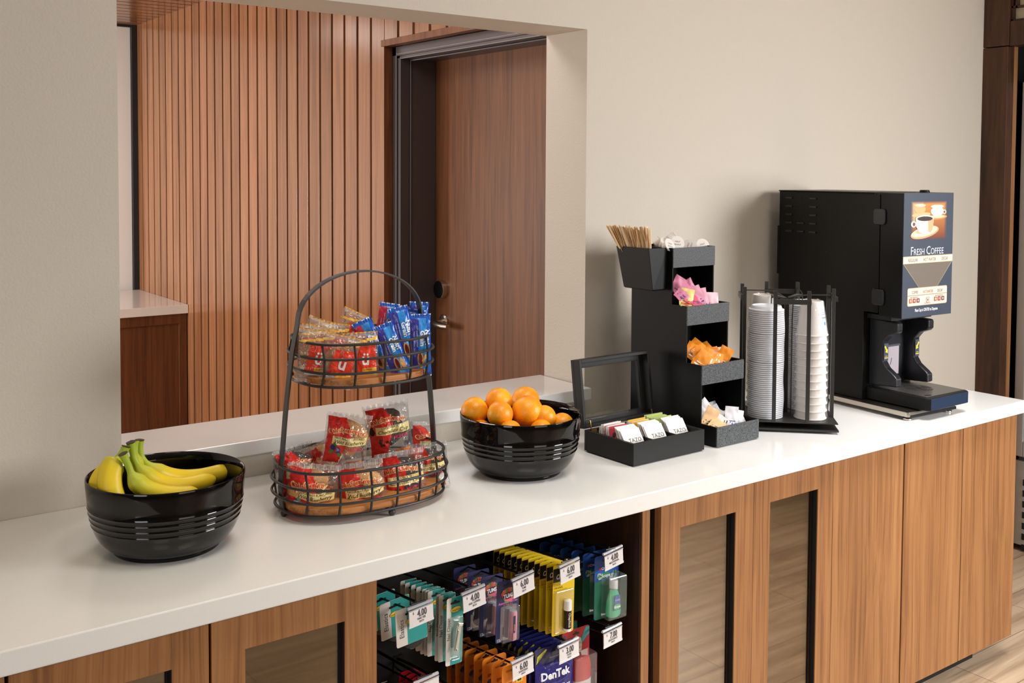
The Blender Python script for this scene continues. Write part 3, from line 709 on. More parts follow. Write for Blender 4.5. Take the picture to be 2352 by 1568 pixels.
# cereal bars (blue) and soft cookies (clear with red label) in the upper basket
BLU, BLU2, VIO, RD2 = S(24, 92, 190), S(52, 140, 214), S(64, 62, 160), S(206, 44, 70)
def cereal_bar(strip, label, loc, rot, seed, s_=1.0, txt=True):
    t = thing('cereal_bar', label, 'cereal bar', loc, rot, 'cereal bars in the upper basket'); t.scale = (s_,)*3
    W_, H_ = .046, .136
    def paint(u, v):
        U, Vv = 2*u-1, 2*v-1
        if abs(Vv) > .965: return S(230, 235, 240)
        if Vv > .86: return S(38, 96, 196)
        if U < -.25+.12*Vv: return strip
        return BLU2 if U < .6 else BLU
    b = MB(); sf = pack_mesh(b, W_, H_, .016, paint, seed, 24, 56, 0, lambda u, v: BLU if v < .9 else S(38, 96, 196), wr=.0022, top=.88)
    b.text('Nutri', .0155, .018, .0150, S(246, 248, 250), rot=-PI/2, fn=sf, m=1, bold=.035); b.text('Grain', .0040, .016, .0150, S(246, 248, 250), rot=-PI/2, fn=sf, m=1, bold=.035)
    b.text('SOFT BAKED BREAKFAST', -.0085, .020, .0042, S(220, 225, 245), rot=-PI/2, fn=sf, m=1)
    b.text('MADE WITH REAL FRUIT', -.0150, .008, .0042, S(220, 225, 245), rot=-PI/2, fn=sf, m=1)
    b.f([b.v(sf(px, pz, .0009)) for px, pz in ell(-.001, -.031, .0075, .0185, 16, .1)], S(216, 160, 92), 1); b.f([b.v(sf(px, pz, .0012)) for px, pz in ell(-.001, -.029, .0042, .0125, 14, .1)], S(110, 44, 40), 1)
    b.f([b.v(sf(px, pz, .0009)) for px, pz in ell(.0120, -.034, .0052, .0155, 16, .1)], S(222, 168, 100), 1)
    b.build('wrapper', ['foilbar', 'gloss'], t, 0, 60); return t
CB = [(VIO, (966, 792), -.392, (.03, -.02, yawc+.05), 1.0, 'blue cereal bar standing upright at the right end, in front'),
      (VIO, (903, 806), -.400, (.02, -.36, yawc+.1), .92, 'blue cereal bar leaning left at the front centre'),
      (VIO, (928, 772), -.330, (-.06, -.22, yawc+.15), .98, 'blue cereal bar behind, leaning between two upright ones'),
      (VIO, (944, 778), -.300, (-.05, .16, yawc), 1.0, 'blue cereal bar half hidden behind the upright one'),
      (RD2, (858, 800), -.360, (.0, -.42, yawc+.1), .98, 'blue and red cereal bar leaning left, in the middle of the basket'),
      (RD2, (885, 762), -.300, (-.10, .16, yawc), .95, 'blue and red cereal bar standing behind the middle ones'),
      (VIO, (905, 764), -.255, (-.08, .22, yawc), .95, 'blue cereal bar at the back, only its top showing'),
      (VIO, (960, 760), -.245, (-.10, .05, yawc), 1.0, 'blue cereal bar at the back right under the handle')]
for i, (st_, uv, y, rot, s_, lab) in enumerate(CB): cereal_bar(st_, lab, at(uv[0], uv[1], y), rot, i*2.3+.5, s_)
ORD = S(224, 62, 38)
def cookie_pack(label, loc, rot, seed, s_=1.0):
    t = thing('cookie_pack', label, 'cookie pack', loc, rot, 'cookie packs in the upper basket'); t.scale = (s_,)*3
    W_, H_ = .070, .104
    def paint(u, v):
        U, Vv = 2*u-1, 2*v-1
        if Vv > .93: return S(238, 176, 60)
        if abs(Vv) > .86: return (.95, .93, .9, .25)
        if -.42+.2*Vv < U < .86 and -.66 < Vv < .46:
            if -.60 < Vv < -.36 and U > .02: return S(240, 178, 64)
            if Vv < -.50: return (.8, .8, .78, .6)
            return ORD
        if .60+.1*U < Vv < .70+.12*U: return S(240, 186, 80)
        return (.92, .88, .82, .07)
    b = MB(); sf = pack_mesh(b, W_, H_, .022, paint, seed, 30, 42, 0, lambda u, v: (.92, .88, .82, .05), wr=.003)
    b.text('ü', .008, .000, .036, S(246, 240, 236), fn=sf, m=1, bold=.02, rot=-.1); b.text('crunchy', .012, -.022, .0055, INK, fn=sf, m=1)
    b.build('wrapper', ['film', 'gloss'], t, 0, 60)
    b = MB(); b.T = Matrix.Rotation(PI/2, 4, 'X'); b.lathe([(.0001, -.005), (.026, -.005), (.030, 0), (.026, .005), (.0001, .006)], 28, S(190, 132, 76), cap=False); b.build('cookie', 'muffin', t, 0, 50)
    return t
CK = [((724, 818), -.345, (.05, .10, yawc), 1.08, 'cookie pack with a red label at the front left'),
      ((708, 800), -.305, (.0, .16, yawc+.1), .98, 'cookie pack right behind the front left one'),
      ((778, 830), -.378, (.02, .22, yawc), 1.06, 'cookie pack with a red label at the front centre'),
      ((830, 821), -.376, (.05, -.05, yawc+.05), 1.05, 'cookie pack with a grey and yellow foot, right of the centre'),
      ((738, 790), -.280, (-.2, .3, yawc), 1.0, 'cookie pack lying back against the left rear rim'),
      ((722, 784), -.255, (-.3, .5, yawc+.2), .95, 'cookie pack at the back left with a yellow edge'),
      ((802, 768), -.330, (-.1, .45, yawc), .98, 'cookie pack tilted up highest, clear end pointing left'),
      ((762, 795), -.325, (-.05, .12, yawc), .95, 'cookie pack wedged in the middle of the left heap')]
for i, (uv, y, rot, s_, lab) in enumerate(CK): cookie_pack(lab, at(uv[0], uv[1], y), rot, i*1.7, s_)
# ------------------------------------------------------------------ tea box
TX, TY, TTH, TW, TD, THH = 1.7309, -.4676, .0217, .254, .1804, .0568
tb = thing('tea_box', 'black wooden tea box with its glass lid standing open', 'tea box', (TX, TY, ZT), (0, 0, TTH))
b = MB(); e = .009
for a in ((0, TW, 0, e), (0, TW, TD-e, TD), (0, e, e, TD-e), (TW-e, TW, e, TD-e)): b.box(a[0], a[1], a[2], a[3], .004, THH)
b.box(.004, TW-.004, .004, TD-.004, .001, .009)
b.build('box_body', 'teabox', tb, .0006)
for x in (.085, .169):
    MB().box(x-.0012, x+.0012, e, TD-e, .009, THH-.004).build('divider', 'black', tb)
MB().box(e, TW-e, TD/2+.004-.0012, TD/2+.004+.0012, .009, THH-.008).build('divider', 'black', tb)
lid = bpy.data.objects.new('lid', None); COL.objects.link(lid); lid.parent = tb; lid.location = (0, TD, THH); lid.rotation_euler = (-.13, 0, 0)
LH, LT = .178, .034
b = MB(); f = .024
for a in ((0, f, .002, LH), (TW-f, TW, .002, LH), (f, TW-f, .002, f), (f, TW-f, LH-f, LH)): b.box(a[0], a[1], LT-.010, LT, a[2], a[3])
for a in ((0, .008, .002, LH), (TW-.008, TW, .002, LH), (.008, TW-.008, .002, .010), (.008, TW-.008, LH-.008, LH)): b.box(a[0], a[1], .0, LT-.010, a[2], a[3])
b.build('lid_frame', 'teabox', lid, .0006)
MB().box(f-.004, TW-f+.004, LT-.013, LT-.0105, f-.004, LH-f+.004).build('glass_pane', 'boxpane', lid)
for x in (.014, TW-.018):
    b = MB(); b.box(x, x+.018, TD-.012, TD-.0095, THH-.014, THH+.001); b.tube([(x-.002, TD-.014, THH-.004), (x+.010, TD-.030, THH-.002)], .0012, 6); b.tube([(x-.002, TD-.008, THH+.024), (x, TD-.012, THH-.004)], .0016, 6)
    b.build('hinge', 'brass', tb)
def tea_bag(name, style, label, loc, lean, group, yaw=0, wd=.064, ht=.074):
    c0 = {'white': S(230, 226, 222), 'red': S(206, 70, 84), 'yellow': S(238, 182, 62), 'green': S(184, 202, 112)}[style]
    b = MB(); T2 = .0014
    def fn(u, v, s_): 
        U, V_ = 2*u-1, 2*v-1; k = (1-abs(U)**4)*(1-abs(V_)**4)
        return (U*wd/2, -s_*(T2*.5*k+.0003), (V_+1)*ht/2)
    wt = S(230, 226, 222)
    def paint(u, v):
        if style == 'white': return c0
        return c0 if .03 < u < .97 and .5 < v < .97 else wt
    b.grid(8, 12, lambda u, v: fn(u, v, 1), paint); b.grid(8, 12, lambda u, v: fn(1-u, v, -1), lambda u, v: wt)
    if style == 'white':
        b.text('TAZO', .004, ht*.60, .0150, S(92, 88, 88), y=-.0014, sx=1.05); b.text('CALM', 0, ht*.47, .005, S(150, 130, 130), y=-.0014)
    else:
        b.poly(ell(-.016, ht*.68, .0058, .0058), -.0021, S(60, 56, 56)); b.poly(rrect(-.006, .004, ht*.62, ht*.76, .001), -.0021, S(110, 106, 104)); b.poly(ell(.014, ht*.68, .0058, .0058), -.0021, S(80, 70, 80))
    o = b.build('tea_bag', 'matte', None); c, s_ = math.cos(TTH), math.sin(TTH)
    o.location = (TX+loc[0]*c-loc[1]*s_, TY+loc[0]*s_+loc[1]*c, ZT+loc[2]); o.rotation_euler = (-lean, 0, TTH+yaw)
    tag(o, label, 'tea bag', group); return o
cx = (.0465, .127, .209)
wn = ('left', 'middle', 'right')
ORDN = ['first', 'second', 'third', 'fourth', 'fifth', 'sixth', 'seventh', 'eighth', 'ninth', 'tenth', 'eleventh', 'twelfth']
for ci in range(3):
    for k in range(6):
        lab = 'white tea bag lying foremost in the %s front compartment of the tea box' % wn[ci] if k == 0 else 'white tea bag, %s from the front in the %s front compartment' % (ORDN[k], wn[ci])
        tea_bag('tea_bag', 'white', lab, (cx[ci]+rnd.uniform(-.002, .002)-.002, .022+.0058*k, .014), .60-.035*k, 'white tea bags in the front compartments', rnd.uniform(-.03, .03))
for ci, (stl, nn) in enumerate((('red', 7), ('yellow', 5), ('green', 8))):
    for k in range(nn):
        s2 = stl if k == 0 or stl == 'green' or k == 3 else 'white'
        lab = '%s tea bag at the front of its rear compartment' % stl if k == 0 else ('%s tea bag, %s from the front in its rear compartment' % (stl, ORDN[k]) if s2 == stl else 'white tea bag among the %s ones, %s from the front' % (stl, ORDN[k]))
        tea_bag('tea_bag', s2, lab, (cx[ci]+rnd.uniform(-.003, .003), .098+.0075*k, .010), .12-.03*k+rnd.uniform(-.03, .03), 'tea bags in the rear compartments', rnd.uniform(-.05, .05), .062, .066+rnd.uniform(-.003, .003))

# ------------------------------------------------------------------ stepped condiment organiser
OX, OY, OTH, OW, OS = 2.0296, -.462, .0165, .1672, .0548
ZBs = [.915, 1.0718, 1.2235, 1.3751]; ZTs = [.9694, 1.124, 1.2758, 1.429]; OD = .322
og = thing('condiment_organizer', 'tall black stepped organiser with four speckled trays', 'organizer', (OX, OY, 0), (0, 0, OTH))
prof = []
for k in range(4): prof += [(OS*k+.0003, (ZBs[0]+.003) if k == 0 else ZTs[k-1]), (OS*k+.0003, ZTs[k])]
prof += [(OD, ZTs[3]), (OD, ZBs[0]+.003)]
for x in (0, OW-.004): b = MB(); b.prism(prof, x, x+.004, 'x'); b.build('side_panel', 'acrylic', og)
MB().box(.004, OW-.004, OD-.004, OD, ZBs[0]+.003, ZTs[3]).build('back_panel', 'acrylic', og)
for k in range(4):
    tr = MB().box(.004, OW-.004, OS*k+.004, OD-.004, ZBs[k]+.004, ZBs[k]+.008); tr = tr.build('tray', 'acrylic', og)
    MB().box(0, OW, OS*k-.003, OS*k+.001, ZBs[k]+(.003 if k == 0 else 0), ZTs[k]).build('tray_front', 'speck', tr, .0006)
    MB().box(.004, OW-.004, OS*k+.155, OS*k+.158, ZBs[k]+.008, (ZBs[k+1] if k < 3 else ZTs[3]-.001)).build('tray_back', 'acrylic', tr) if k < 3 else None
b = MB(); b.box(.006, OW-.006, .01, OD-.01, ZBs[0], ZBs[0]+.004); b.build('base_pad', 'blackmatte', og)
def olocal(a, bb, z):
    c, s_ = math.cos(OTH), math.sin(OTH); return (OX+a*c-bb*s_, OY+a*s_+bb*c, z)
# stirrer cup hung on the left side
sh = thing('stirrer_cup', 'black tapered cup hung on the left side of the organiser, full of stirrers', 'cup', (1.99, -.215, 0))
b = MB(); o_t = [(-.0365, -.066), (.0345, -.066), (.0345, .064), (-.0365, .064)]; o_b = [(-.018, -.064), (.0345, -.062), (.0345, .052), (-.018, .052)]
zt, zb = 1.4295, 1.3130; tt = .0025
def quadring(P, z, ins): return [(p[0]+(ins if p[0] < 0 else -ins), p[1]+(ins if p[1] < 0 else -ins), z) for p in P]
rs = [quadring(o_b, zb, .003), quadring(o_b, zb+.003, 0), quadring(o_t, zt, 0), quadring(o_t, zt, tt), quadring(o_b, zb+.006, tt)]
ids = [[b.v(p) for p in r] for r in rs]
for i in range(4):
    for k in range(4): b.f((ids[i][k], ids[i][(k+1) % 4], ids[i+1][(k+1) % 4], ids[i+1][k]))
b.f(ids[0][::-1]); b.f(ids[4]); b.build('cup_body', 'black', sh, .003)
b = MB(); b.box(.0345, .0385, -.03, .03, 1.395, 1.425); b.build('hanging_bracket', 'black', sh)
WDS = [S(226, 188, 140), S(236, 204, 160), S(216, 176, 128), S(240, 214, 172)]
protos = []
for c in WDS:
    b = MB(); pts = [(-.003, 0), (.003, 0)]+[(.003*math.cos(a), .176+.003*math.sin(a)) for a in np.linspace(0, PI, 7)]; b.prism(pts, -.0007, .0007, 'y', c); protos.append(b)
N = 84
for i in range(N):
    f_ = (i+.5)/N; u = 1396+96*f_+rnd.uniform(-3, 3); yt = -.150-.115*f_+rnd.uniform(-.03, .03)*.6; v = 519+rnd.uniform(-3, 5)+(4 if f_ > .5 else 0)
    if i == 0: u, v, yt = 1393, 517, -.150
    rim = Vector((1.960+.016*rnd.random(), -.158-.112*f_, 1.4295)); yt = rim.y+.004+rnd.uniform(-.012, .012)
    top = at(u, v, yt); k_ = (1.4295-1.328)/(top.z-1.4295); bot = rim+(rim-top)*k_; bot.x = min(2.016, max(1.978, bot.x)); bot.y = max(-.268, min(-.172, bot.y))
    o = protos[i % 4].build('stirrer', 'print') if i < 4 else None
    if o is None: o = bpy.data.objects.new('stirrer', stir_me[i % 4]); COL.objects.link(o)
    else: stir_me = (stir_me if i else [])+[o.data]
    d = top-bot; q = d.to_track_quat('Z', 'Y'); o.rotation_mode = 'QUATERNION'; o.rotation_quaternion = q @ Euler((0, 0, rnd.uniform(-1.2, .6))).to_quaternion(); o.location = bot; o.scale = (1, 1, d.length/.179)
    tag(o, 'wooden stirrer leaning out farthest left of the bunch' if i == 0 else 'flat wooden stirrer standing in the bunch in the hung black cup', 'stirrer', 'wooden stirrers in the black cup')
# creamer cups on the top tray
def creamer(label, loc, rot):
    t = thing('creamer_cup', label, 'creamer', loc, rot, 'creamer cups on the top tray')
    b = MB(); b.lathe([(.0001, -.010), (.0125, -.010), (.0135, -.008), (.0175, .007), (.0180, .0085), (.0202, .0090), (.0202, .0100), (.0185, .0101)], 28, S(240, 236, 228)); b.build('cup_shell', 'gloss', t)
    b = MB(); b.lathe([(.0198, .0102), (.0001, .0104)], 28, S(228, 222, 214), cap=False); b.T = Matrix.Rotation(-PI/2, 4, 'X'); b.text('HALF', 0, .0045, .0065, S(170, 90, 100), y=-.0107); b.text('&HALF', 0, -.004, .0065, S(120, 140, 170), y=-.0107); b.build('foil_lid', 'print', t)
CR = [((1512, 560), -.215, (.5, .9, 0), 'creamer cup at the left end, next to the stirrers'), ((1526, 563), -.240, (.9, -.4, .3), 'creamer cup in the second place from the stirrers'), ((1541, 550), -.205, (.2, 1.3, 0), 'creamer cup lying on its side on top of the others'),
      ((1533, 566), -.270, (1.1, .3, 0), 'creamer cup low at the front left of the tray'), ((1553, 560), -.262, (1.25, .1, -.4), 'creamer cup with its printed foil lid facing forward, centre'), ((1566, 567), -.225, (.6, .6, .4), 'creamer cup behind the centre one, foil tilted'),
      ((1584, 567), -.262, (.5, -1.0, .2), 'creamer cup showing its round rim, right of the centre'), ((1611, 566), -.258, (1.2, -.2, -.3), 'creamer cup farthest right with its printed foil showing'), ((1598, 572), -.225, (.4, .2, 0), 'creamer cup low at the back right')]
for uv, y, rot, lab in CR: creamer(lab, at(uv[0], uv[1], y), rot)
# sachets
def sachet(col, ink, label, loc, rot, group, w_=.038, h=.056, seed=0, txt='', name='sachet'):
    b = MB()
    def fn(u, v, s_):
        U, V_ = 2*u-1, 2*v-1; k = max(0, 1-abs(U)**3)*max(0, 1-abs(V_)**4)
        bend = .004*math.sin(V_*1.6+seed)+.002*noise.noise(Vector((U*2+seed, V_*2, seed)))
        return (U*w_/2, -s_*(.0018*k+.0002)+bend, V_*h/2)
    b.grid(10, 14, lambda u, v: fn(u, v, 1), lambda u, v: col); b.grid(10, 14, lambda u, v: fn(1-u, v, -1), lambda u, v: col)
    def sf(X, Z, e=.0005): p = fn(X/w_+.5, Z/h+.5, 1); return (p[0], p[1]-e, p[2])
    if txt:
        b.text(txt, 0, .004, .013 if len(txt) < 7 else .0095, ink, fn=sf, rot=.15, bold=.02); 
    b.f([b.v(sf(x, z)) for x, z in rrect(-.014, .014, -.020, -.016, .001)], ink); b.f([b.v(sf(x, z)) for x, z in rrect(-.010, .010, -.012, -.0095, .001)], ink)
    o = b.build('sachet', 'print', None, 0, 60); o.name = name; o.location = loc; o.rotation_mode = 'YXZ'; o.rotation_euler = rot; tag(o, label, 'sachet', group); return o
PNK, PNK2, YLW, ORG, WHT, TAN = S(226, 160, 182), S(206, 120, 150), S(232, 214, 130), S(236, 142, 30), S(222, 218, 222), S(226, 184, 136)
PI_, = (PI,)
def pile(items, group, kk, tray=2):
    c_, s2_ = math.cos(OTH), math.sin(OTH)
    for n_, (u, v, y, col, ink, txt, rot, lab) in enumerate(items):
        p = at(u, v, y+.016); dx, dy = p.x-OX, p.y-OY
        a = dx*c_+dy*s2_; bb = -dx*s2_+dy*c_; z = p.z
        a = max(.036 if tray < 2 else .030, min(.140, a)); bb = max(OS*tray+.027, min(OS*tray+.125, bb)); z = max(ZBs[tray]+.022, z)
        sachet(col, ink, lab, olocal(a, bb, z), rot, group, seed=n_*1.3+kk, name='sweetener_sachet' if kk != 3 else 'sugar_sachet')
VI = S(110, 70, 150); RI = S(190, 40, 50)
pile([(1559, 657, -.305, PNK2, VI, 'Sweet', (-.2, .55, -.3), 'pink sachet standing highest at the back left'),
      (1585, 664, -.290, PNK2, VI, "N'Low", (-.3, -.5, -.4), 'pink sachet standing at the back, tilted right'),
      (1572, 672, -.330, PNK2, VI, 'Sweet', (-.5, .9, -.2), 'pink sachet lying across behind the yellow ones'),
      (1549, 668, -.300, PNK2, VI, '', (-.9, .3, .2), 'pink sachet against the left side of the tray'),
      (1553, 686, -.335, YLW, RI, 'Splenda', (-.45, .10, -.5), 'yellow sachet at the left end of the pink heap'),
      (1571, 687, -.345, YLW, RI, 'Splenda', (-.25, .22, -.45), 'yellow sachet facing forward, beside the pink heap'),
      (1560, 695, -.342, YLW, RI, '', (-1.2, .5, -.2), 'yellow sachet lying flat under the others'),
      (1587, 684, -.335, S(206, 90, 110), VI, '', (-.9, .9, .2), 'dark pink sachet edge-on in the middle'),
      (1593, 693, -.338, S(206, 90, 110), VI, '', (-1.2, .3, .1), 'dark pink sachet lying low in the middle'),
      (1600, 680, -.335, PNK, VI, "Sweet", (-.15, -.35, -.5), 'light pink sachet leaning in the middle front'),
      (1611, 685, -.335, PNK, VI, "Sweet", (-.2, -.15, -.45), 'light pink sachet with blue print, right of the middle'),
      (1622, 693, -.330, PNK, VI, '', (-1.0, -.6, .2), 'light pink sachet lying toward the right'),
      (1634, 691, -.318, PNK, VI, '', (-1.1, .2, .3), 'light pink sachet lying near the right corner'),
      (1651, 692, -.328, S(240, 200, 210), VI, "Sweet", (-.2, .05, -.5), 'palest pink sachet standing at the right corner')],
     'sweetener sachets on the third tray', 1, 2)
WI = S(250, 246, 238)
pile([(1600, 793, -.335, ORG, WI, '', (-.9, 1.2, .1), 'orange sugar sachet at the top back of the heap'),
      (1615, 800, -.330, ORG, WI, '', (-1.0, 1.4, -.2), 'orange sugar sachet lying across the top'),
      (1589, 806, -.350, ORG, WI, 'RAW', (-.7, .8, -.2), 'orange sugar sachet at the left, sloping up'),
      (1610, 808, -.365, ORG, WI, 'RAW', (-.7, 1.1, -.3), 'orange sugar sachet in the middle, printed side out'),
      (1632, 808, -.355, ORG, WI, 'RAW', (-.8, 1.5, -.4), 'orange sugar sachet right of the middle'),
      (1584, 822, -.385, ORG, WI, '', (-.3, .3, -.5), 'orange sugar sachet low at the left'),
      (1596, 829, -.392, ORG, WI, 'SUGAR', (-.45, .7, -.5), 'orange sugar sachet at the front left corner'),
      (1617, 826, -.390, ORG, WI, 'RAW', (-.6, -.9, -.4), 'orange sugar sachet lying on the front edge'),
      (1637, 820, -.380, ORG, WI, 'RAW', (-.7, -1.1, -.3), 'orange sugar sachet facing forward near the middle'),
      (1648, 830, -.385, ORG, WI, '', (-1.1, .4, .2), 'orange sugar sachet lying flat near the right'),
      (1663, 819, -.378, ORG, WI, 'RAW', (-.25, .50, -.5), 'orange sugar sachet standing at the right end'),
      (1672, 817, -.350, TAN, INK, '', (-.2, -.1, -.4), 'tan sachet behind the right end of the orange heap')],
     'raw sugar sachets on the second tray', 2, 1)
BL = S(96, 100, 150)
pile([(1622, 940, -.380, WHT, BL, 'SUGAR', (-.3, -.65, -.3), 'white sugar sachet sloping down from the left side'),
      (1634, 946, -.350, WHT, BL, '', (-.2, -.15, -.2), 'white sugar sachet standing at the back left'),
      (1645, 954, -.385, WHT, BL, 'SUGAR', (-.25, -.4, -.3), 'white sugar sachet left of the middle, printed blue'),
      (1624, 958, -.410, WHT, BL, '', (-.5, -.7, -.2), 'white sugar sachet edge-on at the left'),
      (1620, 961, -.425, TAN, INK, '', (-.3, .5, -.4), 'tan sugar sachet at the left corner of the bottom tray'),
      (1640, 977, -.447, TAN, INK, '', (-1.15, 1.3, .2), 'tan sugar sachet lying flat along the front'),
      (1653, 968, -.425, S(214, 200, 192), INK, '', (-.6, -.9, -.2), 'beige sugar sachet lying in the middle'),
      (1669, 962, -.415, WHT, BL, '', (-.7, -.7, -.1), 'white sugar sachet under the standing one'),
      (1681, 957, -.425, WHT, BL, 'SUGAR', (-.15, .12, -.45), 'white sugar sachet standing up in the middle, text showing'),
      (1694, 960, -.405, WHT, BL, '', (-.4, -.2, -.4), 'white sugar sachet behind, right of the middle'),
      (1708, 960, -.420, WHT, INK, 'SUGAR', (-.3, .22, -.5), 'white sugar sachet near the right end, tilted'),
      (1720, 964, -.430, WHT, INK, '', (-.3, -.35, -.4), 'white sugar sachet at the right end of the bottom tray')],
     'sugar sachets in the bottom tray', 3, 0)

# ------------------------------------------------------------------ revolving cup and lid rack
RX, RY, RTH = 2.4105, -.3776, -.7748
rk = thing('cup_rack', 'black square revolving rack for cups and lids with tall corner bars', 'rack', (RX, RY, ZT), (0, 0, RTH))
MB().box(-.128, .128, -.128, .128, .0270, .0300).build('top_plate', 'blackmetal', rk, .0005)
MB().box(-.130, .130, -.130, .130, .0060, .0110).build('base_plate', 'blackmetal', rk, .0005)
b = MB(); b.lathe([(.0001, 0), (.095, 0), (.095, .006), (.0001, .006)], 40); b.lathe([(.06, .011), (.06, .027)], 30); b.build('turntable_disc', 'blackmatte', rk)
for d in range(4):
    R4 = Matrix.Rotation(d*PI/2, 4, 'Z')
    for s_ in (-1, 1):
        b = MB(); b.T = R4; b.box(s_*.0453-.005, s_*.0453+.005, -.1278, -.1178, .0300, .3945); b.build('post', 'blackmetal', rk, .0005)
    b = MB(); b.T = R4; b.box(-.0503, .0503, -.1340, -.1278, .358, .372); b.build('crossbar', 'blackmetal', rk, .0005)
b = MB(); b.box(-.006, .006, -.006, .006, .030, .360); b.build('centre_post', 'blackmetal', rk, .0005)
for d in range(4):
    b = MB(); b.T = Matrix.Rotation(d*PI/2, 4, 'Z'); R_ = .0015
    pth = [(-.045, -.118, .376), (-.045, -.06, .376), (-.045, -.022, .373), (-.045, -.012, .362), (-.045, -.010, .30), (-.045, -.010, .03)]
    b.tube(pth, .0016, 6); b.tube([(.006, -.004, .36), (.022, -.03, .368), (.028, -.045, .366)], .004, 8)
    b.build('retaining_wire', 'blackmetal', rk)
c, s_ = math.cos(RTH), math.sin(RTH)
def rl(a, bb, z): return (RX+a*c-bb*s_, RY+a*s_+bb*c, z)
ZP = ZT+.0301
# lids
def lid_thing(label, loc):
    t = thing('cup_lid', label, 'lid', loc)
    b = MB(); b.lathe([(.0478, 0), (.0492, .0006), (.0496, .0022), (.0490, .0044), (.0470, .0050), (.0450, .0052)], 44, cap=False); b.build('rim', 'white', t)
    b = MB(); b.lathe([(.0450, .0046), (.0432, .0058), (.0415, .0125), (.0405, .0140), (.0385, .0142), (.0370, .0120), (.0001, .0118)], 44, cap=False); b.build('raised_top', 'white', t)
    return t
lp = None; NL = 54
for st_i, (a, bb) in enumerate(((-.062, -.062), (.062, .062))):
    p = rl(a, bb, 0); where = 'front' if st_i == 0 else 'rear'
    for k in range(NL):
        z = ZP+.0003+.00565*k+(.001 if k > 27 else 0)+(.0012 if k > 41 else 0)
        ox, oy = .0012*math.sin(k*.21), .0010*math.sin(k*.37+1)
        lab = ('white cup lid on top of the %s stack, its raised centre showing' if k == NL-1 else 'white cup lid nested below the top of the %s stack') % where
        if lp is None: lp = lid_thing(lab, (p[0]+ox, p[1]+oy, z)); lp['group'] = 'cup lids in the rack'; lp.name = 'cup_lid'
        else:
            q = dup(lp, (p[0]+ox, p[1]+oy, z), None, lab, 'cup lids in the rack')
# cups, mouth down
def cup_thing(label, loc):
    t = thing('paper_cup', label, 'cup', loc)
    W1 = S(238, 230, 222)
    b = MB(); b.lathe([(.0425, .0025), (.0290, .096), (.0270, .0965), (.0268, .090), (.0001, .0895)], 40, W1, cap=False)
    def cy(X, Z):
        r = .0425+(.0290-.0425)*(Z-.0025)/.0935+.0003; a = X/.036-PI/2-.10; return (r*math.cos(a), r*math.sin(a), Z)
    BI = S(110, 140, 205)
    for k, (t_, z_) in enumerate((('Eco Cup', .072), ('hot beverage cup', .066), ('caution: contents hot', .060))): b.text(t_, .010, z_, .0055, BI, fn=cy, sx=.9, rot=PI)
    b.text('renew', .010, .050, .0085, BI, fn=cy, rot=PI, bold=.02)
    b.f([b.v(cy(x, z)) for x, z in rrect(.008, .016, .030, .040, .001)], S(70, 150, 220))
    b.build('cup_wall', 'cup', t)
    b = MB(); b.lathe([(.0422, .0030), (.0442, .0034), (.0452, .0020), (.0446, .0004), (.0428, .0), (.0418, .001)], 40, W1, cap=False); b.build('rolled_rim', 'cup', t)
    return t
cp_ = None; NC = 12
for st_i, (a, bb, n_) in enumerate(((.062, -.062, 12), (-.062, .062, 12))):
    p = rl(a, bb, 0); where = 'front right' if st_i == 0 else 'rear left'
    for k in range(n_):
        z = ZP+.0003+.0214*k; lab = ('paper cup on top of the upturned %s stack, blue print showing' if k == n_-1 else 'paper cup, %s from the top of the upturned %%s stack' % ORDN[n_-1-k]) % where
        ox, oy = .0010*math.sin(k*1.1), .0010*math.cos(k*.9)
        if cp_ is None: cp_ = cup_thing(lab, (p[0]+ox, p[1]+oy, z)); cp_['group'] = 'paper cups in the rack'
        else: dup(cp_, (p[0]+ox, p[1]+oy, z), (0, 0, .25*st_i), lab, 'paper cups in the rack')
    b = MB(); H_ = .0214*(n_-1)+.0965+.004
    def sl(u, v, sd=st_i):
        z = v*H_; a = 2*PI*u; kk = min(n_-1, int(z/.0214)); fr = (z-kk*.0214)
        r = .0425-.0135*max(0, fr-.002)/.0935 if kk == n_-1 else .0448-.0026*min(1, (fr/.0214))
        r = (.0455-.0015*min(1, fr/.0214)) if kk < n_-1 else .0450-.0140*min(1, fr/.0935)
        if v > .985: r *= .6
        return ((r+.0012+.0016*noise.noise(Vector((math.cos(a)*2, math.sin(a)*2, z*28+sd*9))))*math.cos(a), (r+.0012+.0016*noise.noise(Vector((math.cos(a)*2, math.sin(a)*2, z*28+sd*9))))*math.sin(a), z)
    b.grid(44, 110, sl, lambda u, v: (.95, .95, .95, .04), 0, True)
    o = b.build('cup_sleeve', 'sleeve', None, 0, 60); o.location = (p[0], p[1], ZP+.0005)
    tag(o, 'wrinkled clear plastic sleeve around the %s stack of cups' % where, 'sleeve', 'plastic sleeves around the cups')

# ------------------------------------------------------------------ coffee machine
MX, MY, MTH, MW = 2.7425, -.5313, -.057, .2387
mc = thing('coffee_machine', 'tall black and navy coffee dispenser with a picture of cups on its door', 'coffee machine', (MX, MY, 0), (0, 0, MTH))
MZT, MZB, MD = 1.5783, 1.2062, .481
b = MB(); prof = [(.083, 1.214), (.083, MZT-.004), (MD, MZT-.004), (MD, .941), (.136, .941), (.136, 1.214)]
b.prism(prof, .001, MW-.001, 'x'); b.build('housing', 'machine', mc, .0015)
MB().box(0, .0015, MD-.004, MD+.006, 1.30, 1.46).build('rear_flange', 'machine', mc)
b = MB(); b.box(-.001, MW, .10, MD+.002, MZT-.004, MZT); b.build('top_cover', 'machine', mc, .0008)
MB().box(0, MW, .0012, .080, MZB, MZT-.001).build('door', 'machine', mc, .001)
